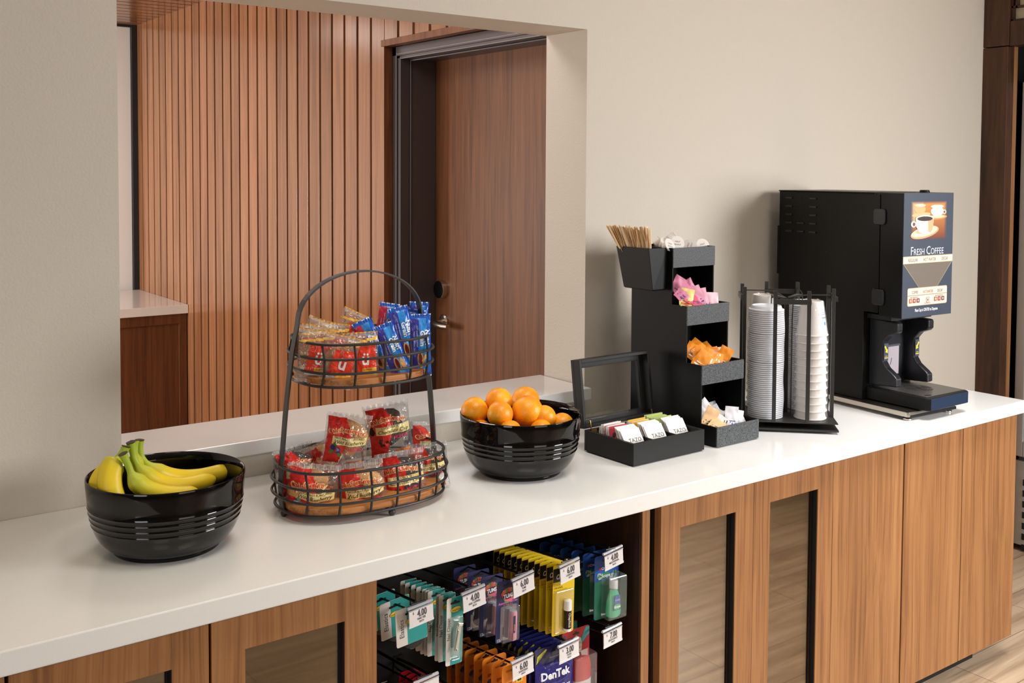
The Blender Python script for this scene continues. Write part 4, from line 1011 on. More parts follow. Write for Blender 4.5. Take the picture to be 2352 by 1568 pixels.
# front panel with graphics
b = MB(); NV = S(58, 68, 86)
b.box(0, MW, -.0012, .0012, MZB, MZT-.001, NV)
H_ = MZT-MZB
def fz(t): return MZT-.001-t*(H_-.001)      # t: 0 top .. 1 bottom
y0 = -.0014
px0, px1 = .034, .205; pz0, pz1 = fz(.380), fz(.068)
def photo(u, v):
    x, z = u, v; d = min(u, 1-u, v, 1-v)
    base = [S(236, 150, 60), S(120, 44, 26)]
    k = z
    c = [base[1][i]*(1-k)+base[0][i]*k for i in range(3)]
    if u < .35 and v > .5: c = [a*.5+w*.5 for a, w in zip(c, S(246, 214, 170))]
    e = max(0, min(1, d/.075)); return tuple(NV[i]*(1-e)+c[i]*e for i in range(3))+(1,)
b.grid(30, 34, lambda u, v: (px0+u*(px1-px0), y0, pz0+v*(pz1-pz0)), photo)
PW, PH = px1-px0, pz1-pz0
def pe(u, v, a, bb, col, e=0, rot=0, n=28): b.poly(ell(px0+u*PW, pz0+v*PH, a*PW, bb*PH, n, rot), y0-.0002*(1+e), col)
pe(.28, .66, .26, .055, S(240, 196, 140), 0, .05); pe(.24, .80, .155, .115, S(236, 186, 130), 1); pe(.24, .90, .155, .035, S(250, 226, 190), 2)
pe(.74, .58, .27, .06, S(226, 150, 90), 1, .05); pe(.74, .60, .21, .040, S(250, 220, 180), 2); pe(.72, .74, .185, .13, S(252, 240, 224), 3); pe(.72, .865, .185, .045, S(254, 250, 240), 4); pe(.93, .72, .055, .06, S(244, 220, 196), 2); pe(.93, .72, .025, .03, S(110, 50, 30), 3)
pe(.38, .20, .40, .150, S(226, 170, 120), 4, .14); pe(.37, .22, .37, .125, S(250, 226, 196), 5, .14); pe(.36, .25, .24, .07, S(232, 190, 150), 6, .1)
pe(.06, .42, .075, .085, S(250, 236, 220), 5); pe(.07, .42, .035, .045, S(140, 60, 40), 6)
b.poly([(px0+PW*q[0], pz0+PH*q[1]) for q in ((.11, .56), (.13, .36), (.22, .20), (.36, .15), (.50, .18), (.60, .34), (.63, .56))], y0-.0016, S(254, 246, 232))
b.poly([(px0+PW*q[0], pz0+PH*q[1]) for q in ((.46, .50), (.47, .22), (.54, .20), (.60, .34), (.63, .56))], y0-.0018, S(236, 186, 136))
pe(.37, .565, .26, .085, S(255, 244, 226), 8); pe(.37, .555, .215, .060, S(60, 32, 22), 9)
TW_ = S(232, 236, 242)
xc = .034
for ch, sz, gp_ in (('F', .036, .0012), ('RESH', .027, .0085), ('C', .036, .0014), ('OFFEE', .027, 0)):
    b.text(ch, xc, fz(.463)+(0 if sz > .03 else -.0031), sz, TW_, y=y0, sx=.86, align='L'); xc += text_mesh(ch)[2]*sz*.86+gp_
BD, BI = S(214, 194, 150), S(248, 236, 214)
b.poly([(0, fz(.566)), (MW, fz(.566)), (MW, fz(.505)), (0, fz(.505))], y0-.0002, BD); b.poly([(0, fz(.561)), (MW, fz(.561)), (MW, fz(.511)), (0, fz(.511))], y0-.0004, BI)
for t_, x in (('REGULAR', .046), ('HOT WATER', .126), ('DECAF', .200)): b.text(t_, x, fz(.537), .0145, S(96, 78, 64), y=y0-.0006, sx=.72)
TP, TP2 = S(122, 110, 98), S(190, 170, 136)
b.poly([(.002, fz(.568)), (.080, fz(.77)), (.164, fz(.77)), (.236, fz(.568))], y0-.0002, TP2); b.poly([(.005, fz(.568)), (.082, fz(.77)), (.162, fz(.77)), (.233, fz(.568))], y0-.0004, TP)
b.poly(rrect(.0225, .2155, fz(.908), fz(.760), .006), y0-.0005, S(206, 160, 124)); b.poly(rrect(.0245, .2135, fz(.904), fz(.764), .005), y0-.0007, BI)
b.poly([(.0245, fz(.825)), (.2135, fz(.825)), (.2135, fz(.820)), (.0245, fz(.820))], y0-.0009, S(176, 140, 110))
for t_, x, cc in (('COFFEE', .058, S(96, 78, 64)), ('HOT WATER', .121, S(222, 86, 60)), ('DECAF', .180, S(96, 78, 64))): b.text(t_, x, fz(.797), .0125, cc, y=y0-.001, sx=.68)
for gx in (.038, .158):
    b.text('MILD MEDIUM BOLD', gx+.018, fz(.838), .0052, S(110, 90, 80), y=y0-.001, sx=.8)
    for k, cc in enumerate((S(226, 130, 80), S(206, 76, 66), S(150, 60, 60))):
        x = gx+.018*k; b.poly(rrect(x-.0075, x+.0075, fz(.882), fz(.847), .002), y0-.0009, S(110, 60, 50)); b.poly(rrect(x-.0062, x+.0062, fz(.879), fz(.850), .0015), y0-.0011, cc); b.poly(ell(x, fz(.864), .0028, .0034), y0-.0013, S(250, 220, 200))
b.poly(rrect(.112, .129, fz(.887), fz(.845), .003), y0-.0009, S(90, 80, 80)); b.poly(rrect(.1135, .1275, fz(.884), fz(.848), .0025), y0-.0011, BI); b.poly(ell(.1205, fz(.866), .0028, .0038), y0-.0013, S(176, 60, 50))
b.text('PUSH AND HOLD', .1205, fz(.893), .0050, S(222, 86, 60), y=y0-.001, sx=.8)
b.text('Place Cup in CENTER to Dispense', .116, fz(.943), .0125, S(240, 240, 244), y=y0, sx=.62, bold=.03)
b.C = [(c_[0]*.70, c_[1]*.70, c_[2]*.70, 1) for c_ in b.C]
b.build('front_panel', 'print', mc, 0)
b = MB(); b.T = Matrix.Translation((.160, .045, MZT-.001)); b.lathe([(.016, 0), (.014, .007), (.012, .008), (.0001, .008)], 24); b.build('knob', 'machine', mc)
for z in (1.505, 1.262):
    b = MB(); b.prism(rrect(.060, .103, z-.024, z+.024, .010), -.006, -.0002, 'x'); b.build('door_hinge', 'texblack', mc, .002)
# side louvres and screws
for j in range(5):
    for i in range(3):
        if i == 1 and j < 3: continue
        b = MB(); yy = .438-.050*i; zz = 1.553-.027*j; b.prism(rrect(yy-.014, yy+.014, zz-.0028, zz+.0028, .0025), -.0032, .0012, 'x'); b.build('louvre', 'texblack', mc, .0010)
for yy, zz in ((.388, 1.553), (.388, 1.499), (.10, 1.572), (.28, 1.385), (.10, 1.285)):
    b = MB(); b.ball((-.0002, yy, zz), .0030, (1, 1, 1, 1), 10, 8, 0, (.5, 1, 1)); b.build('screw', 'blackmatte', mc)
# cup station
gp = [(.135, 1.192), (.036, 1.187), (.033, 1.180), (.033, 1.160), (.040, 1.153), (.066, 1.143), (.082, 1.124), (.086, 1.100), (.084, 1.062), (.072, 1.045), (.045, 1.027), (.034, 1.018), (.033, .996), (.036, .992), (.135, .985)]
for x0 in (.029, .180):
    b = MB(); b.prism(gp, x0, x0+.026, 'x'); g = b.build('side_guard', 'texblack', mc, .004)
    b = MB(); b.box(x0+.003, x0+.0225, .0815, .0842, 1.066, 1.118, S(64, 72, 92))
    yy = .0812; sgn = 1 if x0 < .1 else -1; cx_ = x0+.0128
    b.poly([(cx_+sgn*p[0], 1.100+p[1]) for p in ((-.009, .008), (-.004, .012), (.003, -.001), (.006, .002), (.007, -.012), (-.005, -.008), (-.001, -.004))], yy, S(250, 220, 40))
    b.poly(rrect(cx_-.006, cx_+.006, 1.0780, 1.0800, .0005), yy, S(200, 180, 40)); b.poly(rrect(cx_-.008, cx_+.008, 1.0720, 1.0755, .0005), yy, S(220, 196, 40))
    b.build('arrow_label', 'print', g)
MB().box(.050, .185, .118, .136, .985, 1.192).build('splash_back', 'texblack', mc, .002)
b = MB(); b.box(.062, .150, .1165, .118, 1.010, 1.098, S(186, 176, 184)); b.text('1', .106, 1.052, .03, S(110, 100, 110), y=.1160, shear=.3); b.box(.060, .152, .114, .1175, 1.098, 1.104, S(90, 90, 96)); b.build('instruction_plate', 'gloss', mc)
b = MB(); b.box(.02, .215, .05, .136, 1.192, 1.206); b.build('nozzle_housing', 'blackmatte', mc)
# tray, base, feet
b = MB(); tr_ = [(.020, .135), (.020, -.074), (.030, -.084), (.226, -.073), (.238, -.060), (.238, .135)]
b.prism(tr_, .943, .980, 'z'); d = b.build('drip_tray', 'black', mc, .003)
b = MB(); b.prism([(.0300, -.0842), (.226, -.0732), (.238, -.060), (.2384, -.0602), (.2265, -.0740), (.0302, -.0851)], .9450, .9785, 'z'); b.build('tray_front_plate', 'navy', d)
b = MB(); b.prism([(.034, .128), (.034, -.066), (.228, -.060), (.228, .128)], .9802, .9815, 'z'); g = b.build('drip_grille', plain('tray_steel', S(96, 92, 90), .3, .6), d)
b = MB()
for r in (.018, .026, .034, .042):
    for q in range(4):
        a0 = q*PI/2+.15+r*20; ring_ = [(r*math.cos(a0+1.2*t/8), r*math.sin(a0+1.2*t/8)) for t in range(9)]; inner = [((r-.003)*math.cos(a0+1.2*t/8), (r-.003)*math.sin(a0+1.2*t/8)) for t in range(9)][::-1]
        b.f([b.v((.130+x, .030+y, .9818)) for x, y in ring_+inner])
b.f([b.v((.130+x, .030+y, .9818)) for x, y in ell(0, 0, .010, .010)]); b.f([b.v((.060+x, -.052+y, .9818)) for x, y in ell(0, 0, .014, .008)])
b.build('drain_slots', 'blackmatte', g)
b = MB(); b.prism([(-.022, .45), (-.030, -.045), (-.024, -.052), (.200, -.050), (.215, .45)], .926, .940, 'z'); b.build('steel_base', 'steel', mc, .001)
b = MB(); b.prism([(-.020, .02), (-.027, -.046), (-.021, -.0525), (.202, -.052), (.210, .02)], .9235, .932, 'z'); b.build('base_rim', 'black', mc, .001)
for x, y in ((-.013, -.036), (.180, -.036), (-.005, .42), (.190, .42)):
    b = MB(); b.T = Matrix.Translation((x, y, ZT)); b.lathe([(.0001, 0), (.012, 0), (.0132, .0015), (.0132, .0045), (.012, .006), (.007, .007), (.007, .012)], 24); b.build('foot', 'steel', mc)
# ------------------------------------------------------------------ hanging goods in the open bay
HX = [1.045, 1.171, 1.297, 1.424, 1.552]
ROWS = [(.786, 'upper'), (.608, 'lower')]
def hook_z(zt, y): return zt-.021+(-.57-y)*.13*-1*-1 if False else zt-.021-(y+.57)*.13
NMS = {(0, 0): ('4.00', 'HAIR TIES'), (1, 0): ('4.00', 'NAIL CLIPPERS'), (2, 0): ('6.00', 'TUMS'), (3, 0): ('6.00', 'CHAPSTICK'), (4, 0): ('4.00', 'MOUTHWASH'),
       (2, 1): ('6.00', 'SUNSCREEN'), (3, 1): ('3.00', 'FLOSS'), (4, 1): ('7.00', 'DEODORANT')}
for r_, (zt_, rn) in enumerate(ROWS):
    for i, x in enumerate(HX):
        if (i, r_) == (0, 1): pass
        nm = NMS.get((i, r_)); what = nm[1].lower() if nm else None
        lab = 'black peg hook with a price tag for %s' % what if nm else ('black peg hook at the lower left, its tag cut by the photo edge' if i == 0 else 'low black peg hook carrying the red tablet cards')
        if what in ('tums', 'chapstick'): lab = 'black peg hook with a price tag over the %s packs' % ('blue' if what == 'tums' else 'yellow')
        hx_, hz_ = {(0, 1): (x+.014, zt_+.026), (1, 1): (x-.003, zt_-.046)}.get((i, r_), (x, zt_))
        t = thing('peg_hook', lab, 'hook', (hx_, -.30, hz_), (0, 0, 0), 'peg hooks with price tags')
        b = MB(); y1 = -.272
        b.tube([(0, 0, -.055), (0, y1+.01, -.055+.0336), (0, y1-.004, -.0205), (0, y1-.008, -.014)], .0022, 8)
        b.build('product_arm', 'hook', t)
        b = MB(); b.tube([(0, 0, -.030), (0, -.05, -.022), (0, y1-.010, .0028)], .0030, 8); b.tube([(-.012, y1-.0115, .0010), (.022, y1-.0115, .0010)], .0018, 8); b.build('tag_arm', 'hook', t)
        MB().box(-.012, .012, -.003, .0, -.062, -.022).build('back_plate', 'hook', t)
        if nm or i == 0:
            R_ = Matrix.Translation((.008, y1-.014, -.002)) @ Matrix.Rotation(-rnd.uniform(.10, .16), 4, 'Y') @ Matrix.Rotation(.10, 4, 'X')
            b = MB(); b.T = R_; b.box(-.0285, .0285, -.0012, .0002, -.0405, -.006, (.95, .95, .97, .0)); b.tube([(-.0285, .002, -.002), (.0285, .002, -.002)], .0034, 10, (.78, .78, .84, .55)); b.box(-.0285, .0285, -.0022, -.0012, -.0425, -.0375, (.96, .96, .98, .85)); b.box(-.0285, .0285, -.0022, -.0012, -.0080, -.0055, (.8, .8, .84, .35))
            h = b.build('tag_holder', 'tagplastic', t)
            b = MB(); b.T = R_; b.box(-.0275, .0275, -.0018, -.0013, -.0385, -.0075, S(240, 236, 236))
            IK = S(84, 84, 92); yy = -.0024
            if nm:
                b.text('$', -.0180, -.0125, .0070, IK, y=yy, sx=.7, bold=.02); b.text(nm[0], .0020, -.0165, .0205, IK, y=yy, sx=.60, bold=.028)
                b.text(nm[1], .0, -.0280, .0066, S(60, 60, 66), y=yy, sx=.66, bold=.02); b.text('EACH', .0, -.0345, .0058, S(60, 60, 66), y=yy, sx=.66, bold=.02)
            b.build('price_card', 'print', t)
TEAL, OFFW, YLO, CHR = S(34, 156, 150), S(226, 220, 212), S(244, 214, 40), None
def card(b, w_, h, r=.004, th=.0008, col=OFFW, y=0):
    pts = rrect(-w_/2, w_/2, -h, 0, r); b.prism(pts, y, y+th, 'y', col); return pts
def slot(b, z=-.0105, y=-.0004, w_=.011, col=(.005, .005, .005, 1)):
    b.poly(rrect(-w_, w_, z-.0022, z+.0022, .0021), y, col); b.poly(ell(0, z+.0016, .0036, .0040, 14), y-.0001, col)
def ymir(o, x, y, zt_, yaw=0, roll=0, dz=0):
    o.location = (x, y, hook_z(zt_, y)+.012+dz); o.rotation_euler = (0, roll, yaw)
# hair elastics
def elastics():
    t = thing('hair_elastics_pack', '', 'hair elastics'); b = MB(); w_, h = .073, .076
    card(b, w_, h); s_ = w_*.36
    b.prism([(-w_/2+s_, -h+.0002)]+[p for p in rrect(-w_/2, w_/2-.0002, -h+.0002, -.0002, .004) if p[0] > -w_/2+s_][::-1][:] if False else [(-w_/2+s_, -h+.0003), (w_/2-.004, -h+.0003), (w_/2-.0003, -h+.004), (w_/2-.0003, -.004), (w_/2-.004, -.0003), (-w_/2+s_, -.0003)], -.0003, 0, 'y', TEAL)
    slot(b, -.0135, -.0006, .014); b.poly(ell(-.001, -.029, .0130, .0055, 22, .12), -.0006, S(60, 50, 20)); b.poly(ell(-.001, -.029, .0124, .0049, 22, .12), -.0008, YLO)
    b.text('DrugStore', -.001, -.0295, .0058, S(70, 50, 20), y=-.001, rot=.12, sx=.8); b.text('Elastics', -w_/2+s_*.5, -.041, .0145, S(50, 50, 50), y=-.0004, rot=PI/2, sx=.9)
    b.build('backing_card', 'print', t)
    b = MB()
    for k in range(7): 
        r = .020+.0016*k; b.tube([(.006+r*1.0*math.cos(a)+.001*k, .004+.0012*k, -.062-.0008*k+r*.9*math.sin(a)) for a in np.linspace(0, 2*PI, 30)[:-1]], .0016, 6, S(26, 27, 29), closed=True)
    b.build('elastic_loops', 'print', t); return t
def nailclip():
    t = thing('nail_clipper_pack', '', 'nail clipper'); b = MB(); w_, h = .041, .139; s_ = w_*.28
    card(b, w_, h); b.prism([(-w_/2+s_, -h+.0003), (w_/2-.004, -h+.0003), (w_/2-.0003, -h+.004), (w_/2-.0003, -.004), (w_/2-.004, -.0003), (-w_/2+s_, -.0003)], -.0003, 0, 'y', TEAL)
    slot(b, -.0115, -.0006, .0115); b.poly(ell(.002, -.0255, .0128, .0062, 22, .1), -.0006, S(60, 50, 20)); b.poly(ell(.002, -.0255, .0122, .0055, 22, .1), -.0008, YLO)
    b.text('DrugStore', .002, -.0260, .0062, S(70, 50, 20), y=-.001, rot=.1, sx=.8); b.text('Nail Clipper', -w_/2+s_*.5, -.064, .0110, S(50, 50, 50), y=-.0004, rot=PI/2, sx=.85)
    b.build('backing_card', 'print', t)
    b = MB(); b.prism(rrect(-.0125, .0155, -.127, -.038, .004), -.010, -.0006, 'y', (.8, .95, .93, .05)); b.build('blister', 'blister', t, .002)
    b = MB(); b.T = Matrix.Translation((.004, -.006, -.080)) @ Matrix.Rotation(.16, 4, 'Y')
    b.box(-.0045, .0045, -.003, -.001, -.026, .022); b.prism([(-.0045, .022), (.0055, .022), (.0062, .028), (-.0050, .028)], -.005, .001, 'y'); b.prism([(-.0050, .014), (-.0036, .014), (-.0050, -.027), (-.0062, -.027)], -.007, -.002, 'y'); b.box(-.001, .001, -.006, 0, -.028, -.024); b.build('clipper', 'steelclip', t, .0008); return t
M['steelclip'] = plain('clipper_steel', S(226, 218, 204), .25, .6)
NB = S(44, 50, 96)
def tums():
    t = thing('antacid_pack', '', 'antacid pack'); b = MB(); w_, h = .058, .131
    card(b, w_, h, .005, col=NB); slot(b, -.0110, -.0004, .013)
    for a, c, z_ in ((0, S(226, 74, 60), -.024), (1.3, S(96, 150, 70), -.026), (2.6, S(230, 110, 130), -.027)): b.poly(ell(.0, z_-.006, .0165, .0120, 24, a), -.0006-.0001*a, c)
    for k in range(7): a = .3+k*.42; b.poly(ell(.014*math.cos(a), -.031+.011*math.sin(a), .0055, .005, 10), -.0010, (S(226, 90, 70), S(90, 140, 60), S(240, 130, 110))[k % 3])
    b.poly(ell(0, -.0325, .0150, .0078, 26, .12), -.0012, S(200, 60, 50)); b.poly(ell(0, -.0325, .0140, .0068, 26, .12), -.0014, S(28, 34, 84)); b.text('TUMS', 0, -.0325, .0115, S(250, 250, 250), y=-.0016, rot=.1, sx=.85, bold=.05)
    b.text('Assorted Berries', 0, -.0465, .0072, S(230, 120, 180), y=-.0006, rot=.05, bold=.02); b.text('12 TABLETS', 0, -.0525, .0048, S(230, 160, 40), y=-.0006)
    b.text('12', -.0225, -.1255, .0085, S(220, 220, 230), y=-.0006, bold=.04); b.text('ANTACID TABLETS', -.006, -.1255, .0036, S(200, 200, 216), y=-.0006)
    b.build('backing_card', 'print', t)
    b = MB(); b.prism(rrect(-.020, .0245, -.129, -.053, .004), -.013, -.0006, 'y', (.7, .7, .8, .04)); b.build('blister', 'blister', t, .002)
    b = MB(); b.T = Matrix.Translation((.008, -.0088, -.126)); b.lathe([(.0001, 0), (.0085, .001), (.0092, .004), (.0092, .058), (.0080, .062), (.0001, .0625)], 20, colf=lambda q, z: S(210, 150, 160) if z < .0585 else S(220, 220, 224), cap=False)
    b.T = Matrix(); 
    b.box(.0035, .0085, -.0184, -.0180, -.108, -.072, S(40, 46, 96)); b.box(.0050, .0070, -.0186, -.0184, -.104, -.090, S(196, 130, 60)); b.box(.0008, .0030, -.0182, -.0178, -.124, -.108, S(90, 70, 80)); b.build('tablet_roll', 'print', t, 0); return t
def chap():
    t = thing('lip_balm_pack', '', 'lip balm'); b = MB(); w_, h = .061, .157; YC = S(240, 204, 24); BK = S(22, 20, 20)
    card(b, w_, h, .004, col=YC); b.poly([(-w_/2+.0002, -.0085), (w_/2-.0002, -.0085), (w_/2-.0002, -.0385), (-w_/2+.0002, -.0385)][::-1], -.0003, BK)
    slot(b, -.0110, -.0006, .013); b.text('ChapStick', .0, -.0270, .0150, S(246, 244, 236), y=-.0006, sx=.72, bold=.03, shear=.2)
    b.text('CLASSIC', -.0285, -.0450, .0072, S(110, 90, 20), y=-.0004, align='L', sx=.8); b.text('ORIGINAL', -.0285, -.0515, .0072, S(110, 90, 20), y=-.0004, align='L', sx=.8); b.text('Skin protectant / sunscreen', -.0285, -.0570, .0034, S(110, 90, 20), y=-.0004, align='L')
    b.build('backing_card', 'print', t)
    b = MB(); b.prism(rrect(-.026, .026, -.153, -.058, .004), -.006, -.0006, 'y', S(242, 210, 40)[:3]+(.25,)); b.build('blister', 'blister', t, .002)
    b = MB(); b.T = Matrix.Translation((.006, -.0085, -.148)); W_ = S(244, 242, 238); b.lathe([(.0001, 0), (.0088, 0), (.0092, .004), (.0088, .006), (.0086, .046), (.0086, .0462), (.0092, .0465), (.0090, .067), (.0060, .0685), (.0001, .069)], 22, colf=lambda q, z: S(46, 32, 26) if .005 < z < .0455 else W_, cap=False)
    b.T = Matrix.Translation((.006, -.0085, -.148)); b.text('ChapStick', -.001, .026, .0088, S(240, 238, 230), y=-.0090, rot=-PI/2, sx=.9, shear=.2); b.build('balm_stick', 'gloss', t, 0); return t
GW = S(54, 190, 146)
def mouth():
    t = thing('mouthwash_pack', '', 'mouthwash'); b = MB(); w_, h = .072, .146; B1, B2 = S(34, 84, 170), S(40, 118, 90)
    card(b, w_, h, .006, col=B1); b.poly([(-w_/2+.0003, -.058), (w_/2-.0003, -.058), (w_/2-.0003, -h+.006), (w_/2-.006, -h+.0003), (-w_/2+.006, -h+.0003), (-w_/2+.0003, -h+.006)][::-1], -.0003, B2)
    for k in range(26):
        a = rnd.random()*6; b.poly(ell(-.030+.058*rnd.random(), -.050+.012*(rnd.random()-.3), .0045*rnd.random()+.002, .0030, 9, a), -.0005-.00002*k, (S(200, 214, 200), S(70, 130, 110), S(150, 190, 170))[k % 3])
    slot(b, -.0125, -.0009, .014); b.poly(ell(-.019, -.030, .0035, .0035, 14), -.0006, S(214, 60, 60)); b.text('Crest', -.006, -.0300, .0085, S(236, 240, 246), y=-.0006, bold=.03); b.poly(ell(-.004, -.047, .0145, .0075, 20), -.0014, S(40, 130, 80)); b.text('Scope', -.004, -.0470, .0105, S(246, 250, 246), y=-.0016, bold=.04)
    b.build('backing_card', 'print', t)
    b = MB(); b.prism(rrect(-.018, .038, -.142, -.044, .005), -.030, -.0006, 'y', (.85, .95, .9, .04)); b.build('blister', 'blister', t, .003)
    b = MB(); b.T = Matrix.Translation((.008, -.0155, -.139)) @ Matrix.Diagonal((1.25, .78, 1, 1))
    b.lathe([(.0001, 0), (.0125, 0), (.0158, .004), (.0166, .014), (.0150, .034), (.0118, .050), (.0085, .060), (.0085, .064)], 26); b.build('bottle', 'green', t)
    b = MB(); b.T = Matrix.Translation((.008, -.0155, -.139)); b.lathe([(.0001, .066), (.0100, .066), (.0100, .064), (.0100, .082), (.0090, .0835), (.0001, .084)], 24, S(236, 238, 240), cap=False)
    b.T = Matrix.Translation((.008, -.0155, -.139)); yy = -.0140; b.prism([(-.011, .018), (.011, .018), (.0085, .052), (-.0065, .052)], yy+.0005, yy+.002, 'y', S(50, 90, 170)); b.poly(ell(0, .026, .0105, .0065, 18), yy, S(90, 190, 120)); b.text('Scope', 0, .0265, .0072, S(250, 252, 250), y=yy-.0003, bold=.04); b.text('Crest', .0, .042, .0062, S(240, 240, 250), y=yy-.0003); b.build('cap_and_label', 'gloss', t, 0); return t
OC = S(244, 140, 30)
def sunsc():
    t = thing('sunscreen_pack', '', 'sunscreen'); b = MB(); w_, h = .064, .150
    card(b, w_, h, .008, col=OC); b.poly(rrect(-.022, -.004, -.0135, -.0095, .0018), -.0004, S(190, 100, 20)); slot(b, -.0115, -.0006, .009)
    b.prism(rrect(.004, .022, -.043, -.022, .002), -.0008, -.0001, 'y', S(240, 206, 40)); b.poly(rrect(.008, .018, -.040, -.026, .001), -.0010, S(60, 60, 70)); b.text('SPF', -.012, -.040, .009, S(150, 60, 20), y=-.0005, bold=.03)
    b.poly(ell(-.008, -.056, .012, .008, 18), -.0005, S(70, 90, 120)); b.build('backing_card', 'print', t)
    b = MB(); b.prism([(-.022, -.145), (.022, -.145), (.022, -.062), (.0, -.048), (-.022, -.062)], -.012, -.0006, 'y', (.98, .85, .7, .10)); b.build('blister', 'blister', t, .002)
    b = MB(); b.box(-.014, .014, -.010, -.003, -.082, -.066, S(206, 190, 186)); b.box(-.016, .016, -.011, -.002, -.142, -.083, S(236, 120, 40)); b.build('sunscreen_tube', 'gloss', t, .002); return t
def redp():
    t = thing('headache_tablet_pack', '', 'tablet pack'); b = MB(); w_, h = .052, .130
    card(b, w_, h, .009, col=S(206, 30, 44)); slot(b, -.0110, -.0004, .012); b.poly([(-w_/2+.001, -.0225), (w_/2-.001, -.0225), (w_/2-.001, -.0235), (-w_/2+.001, -.0235)][::-1], -.0004, S(246, 200, 200)); b.build('backing_card', 'gloss', t)
    b = MB(); b.prism(rrect(-.022, .022, -.120, -.045, .004), -.008, -.0006, 'y', S(226, 60, 60)); b.build('tablet_sleeve', 'gloss', t, .001); return t
def floss():
    t = thing('floss_pouch', '', 'floss'); b = MB(); w_, h = .104, .150; DB, DB2 = S(34, 34, 92), S(40, 36, 120)
    def fn(u, v, s_):
        U, V_ = 2*u-1, 2*v-1; k = max(0, 1-abs(U)**4)*max(0, 1-abs((V_+.25)/.75)**4) if V_ < .5 else 0
        return (U*w_/2, -s_*(.007*k+.0006)+.0012*noise.noise(Vector((U*3, V_*3, 2))), -h+(V_+1)*h/2)
    b.grid(26, 34, lambda u, v: fn(u, v, 1), lambda u, v: DB2 if v < .76 else DB); b.grid(26, 34, lambda u, v: fn(1-u, v, -1), lambda u, v: DB)
    def sf(X, Z, e=.0006): p = fn(X/w_+.5, (Z+h)/h, 1); return (p[0], p[1]-e, p[2])
    b.f([b.v(sf(*p)) for p in ((-.049, -.033), (-.046, -.016), (-.024, -.004), (-.020, -.006), (-.028, -.014))], S(206, 206, 40)); b.text('NEW LOOK', -.036, -.018, .0044, S(40, 50, 60), fn=lambda X, Z: sf(X, Z, .001), rot=.75)
    b.f([b.v(sf(x, z, .0007)) for x, z in ell(0, -.062, .043, .021, 34, .03)], S(80, 84, 170)); b.f([b.v(sf(x, z, .0009)) for x, z in ell(0, -.062, .0415, .0195, 34, .03)], S(30, 28, 100))
    b.text('DenTek', 0, -.062, .0235, S(240, 242, 250), fn=lambda X, Z: sf(X, Z, .0013), bold=.04); b.text('Advanced Clean', 0, -.092, .0125, S(240, 242, 250), fn=lambda X, Z: sf(X, Z, .001), bold=.02, sx=.95); b.text('FLOSS PICKS', 0, -.100, .0045, S(200, 210, 240), fn=sf)
    b.f([b.v(sf(x, z, .0007)) for x, z in ell(0, -.135, .024, .020, 24)], S(30, 140, 110)); b.text('DENTEK.COM', 0, -.026, .0042, S(200, 206, 230), fn=sf)
    b.f([b.v(sf(x, z, .0008)) for x, z in rrect(-.004, .004, -.014, -.008, .003)], (.005, .005, .005, 1)); b.build('pouch', 'foilbar', t, 0, 60)
    return t
def deod():
    t = thing('deodorant_pack', '', 'deodorant'); b = MB(); w_, h = .082, .170; RC, TC = S(178, 34, 40), S(60, 160, 160)
    card(b, w_, h, .007, col=RC); b.poly([(.004, -.048), (.040, -.022), (.040, -.004), (.030, -.002)][::-1], -.0003, TC); b.poly([(.040, -.030), (.040, -.020), (.010, -.045)], -.0005, RC); slot(b, -.0115, -.0006, .010)
    CR_ = S(226, 214, 196); b.poly([(-.018, -.042), (-.014, -.024), (.0, -.016), (.014, -.024), (.018, -.042), (.016, -.058), (-.016, -.058)][::-1], -.0007, CR_); b.text('Old Spice', 0, -.034, .0085, S(170, 50, 50), y=-.0009, sx=.85); b.text('PURE SPORT', 0, -.047, .0058, S(70, 70, 90), y=-.0009); b.poly([(-.002, -.024), (.002, -.024), (0, -.020)], -.0009, S(150, 40, 40))
    b.build('backing_card', 'print', t)
    b = MB(); b.prism(rrect(-.030, .039, -.166, -.052, .005), -.032, -.0006, 'y', (.9, .9, .9, .04)); b.build('blister', 'blister', t, .003)
    b = MB(); b.T = Matrix.Translation((.004, -.016, -.162)) @ Matrix.Diagonal((1.35, .68, 1, 1)); RR = S(206, 40, 36)
    b.lathe([(.0001, 0), (.0185, 0), (.0195, .004), (.0195, .050), (.0190, .052), (.0190, .085), (.0160, .098), (.0080, .102), (.0001, .1025)], 30, colf=lambda q, z: RR if z > .05 or .012 < z < .048 else S(230, 222, 216), cap=False)
    b.T = Matrix.Translation((.004, -.016, -.162)); yy = -.0142; b.poly([(-.014, .026), (-.010, .042), (.0, .047), (.010, .042), (.014, .026), (.010, .014), (-.010, .014)][::-1], yy, CR_); b.text('Old Spice', 0, .036, .0062, S(170, 50, 50), y=yy-.0003); b.text('PURE SPORT', 0, .028, .0044, S(60, 130, 130), y=yy-.0003); b.build('deodorant_stick', 'gloss', t, 0); return t
def blackp():
    t = thing('razor_pack', '', 'black pack'); b = MB(); card(b, .070, .130, .010, col=S(26, 26, 28)); slot(b, -.0115, -.0004, .013)
    for p in ([(-.034, -.030), (-.020, -.0005), (.034, -.0005)],):
        for q in range(2): a_, c_ = p[q], p[q+1]; b.tube([(a_[0], -.0008, a_[1]), (c_[0], -.0008, c_[1])], .0005, 5, S(170, 170, 170))
    b.text('ethos', -.012, -.020, .009, S(150, 150, 150), y=-.0006, shear=.3); b.build('backing_card', 'gloss', t)
    MB().box(-.026, .026, -.020, -.001, -.120, -.045).build('tray_insert', 'black', t, .002); return t
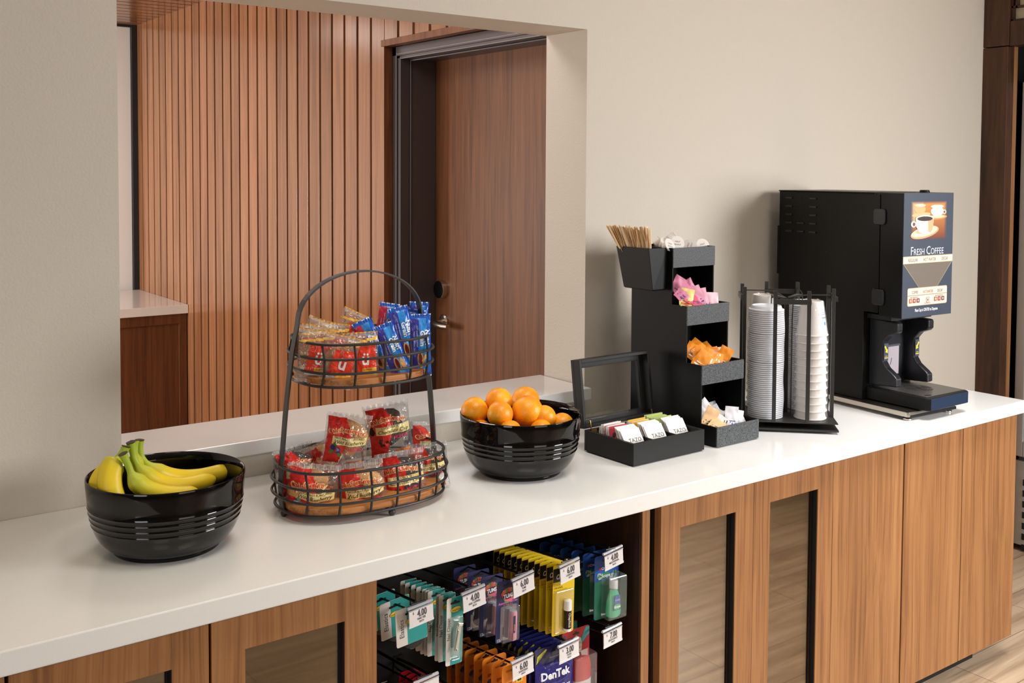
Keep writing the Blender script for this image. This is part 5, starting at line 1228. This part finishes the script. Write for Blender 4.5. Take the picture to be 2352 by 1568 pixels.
def row(make, hx, rowi, ys, xoff, label_front, label_rest, group, yaw=0.0, jit=.05, roll=.0, sc_=1, rolls=None, dz=0):
    p0 = None; zt_ = ROWS[rowi][0]
    for k, y in enumerate(ys):
        lab = label_front if k == 0 else label_rest.replace('#', ORDN[k])
        if p0 is None: p0 = o = make(); o['label'] = lab; o['group'] = group
        else: o = dup(p0, (0, 0, 0), (0, 0, 0), lab, group)
        ymir(o, HX[hx]+xoff+rnd.uniform(-.0015, .0015), y, zt_, yaw+rnd.uniform(-jit, jit), (rolls[k] if rolls else roll+rnd.uniform(-.012, .012)), dz)
        o.scale = (sc_,)*3
row(elastics, 0, 0, [-.566, -.505, -.447], -.004, 'teal and white hair elastics card, in front under its tag', 'teal and white hair elastics card, # from the front', 'hair elastics cards', .04, .06, -.07)
row(nailclip, 1, 0, [-.566, -.536, -.526, -.492, -.480, -.470, -.447, -.424, -.402, -.380], -.022, 'teal nail clipper card in front, metal clipper showing', 'nail clipper card, # from the front of its row', 'nail clipper cards', .02, .12, .02, 1, None, -.008)
row(tums, 2, 0, [-.558, -.500, -.445, -.392], -.010, 'navy antacid card in front with a pink roll in its blister', 'navy antacid card, # from the front of its row', 'antacid cards', .0, .05, .03, 1, None, -.007)
row(chap, 3, 0, [-.570-(-.0222*k) for k in range(11)], .006, 'yellow and black lip balm card in front, stick showing', 'yellow and black lip balm card, # from the front', 'lip balm cards', .0, .012, .015)
row(mouth, 4, 0, [-.560-(-.0405*k) for k in range(6)], .012, 'blue and green mouthwash pack in front with its bottle showing', 'blue and green mouthwash pack, # from the front', 'mouthwash packs', .0, .02, .0, 1, None, -.011)
row(redp, 1, 1, [-.540-(-.0235*k) for k in range(9)], -.003, 'red tablet card in front of its row, cut by the photo edge', 'red tablet card, # from the front, on the lower row', 'red tablet cards', .0, .02, .0, 1, None, -.044)
row(sunsc, 2, 1, [-.570-(-.0355*k) for k in range(7)], -.002, 'orange sunscreen card in front, under the price tag', 'orange sunscreen card, # from the front of its row', 'sunscreen cards', .0, .02, .0, 1, None, -.009)
row(floss, 3, 1, [-.556-(-.022*k) for k in range(8)], -.010, 'dark blue floss pouch in front with white lettering', 'dark blue floss pouch with yellow flag, # from the front', 'floss pouches', .0, .05, .0, 1, None, -.003)
row(deod, 4, 1, [-.520, -.475, -.425, -.375], -.043, 'red deodorant pack in front, red stick in a clear blister', 'red deodorant pack, # from the front of its row', 'deodorant packs', .0, .03, .0)
row(blackp, 0, 1, [-.520, -.470], -.035, 'black pack with thin white lines, in front at the lower left', 'black pack behind the other one at the lower left', 'black packs', .0, .03, .0)
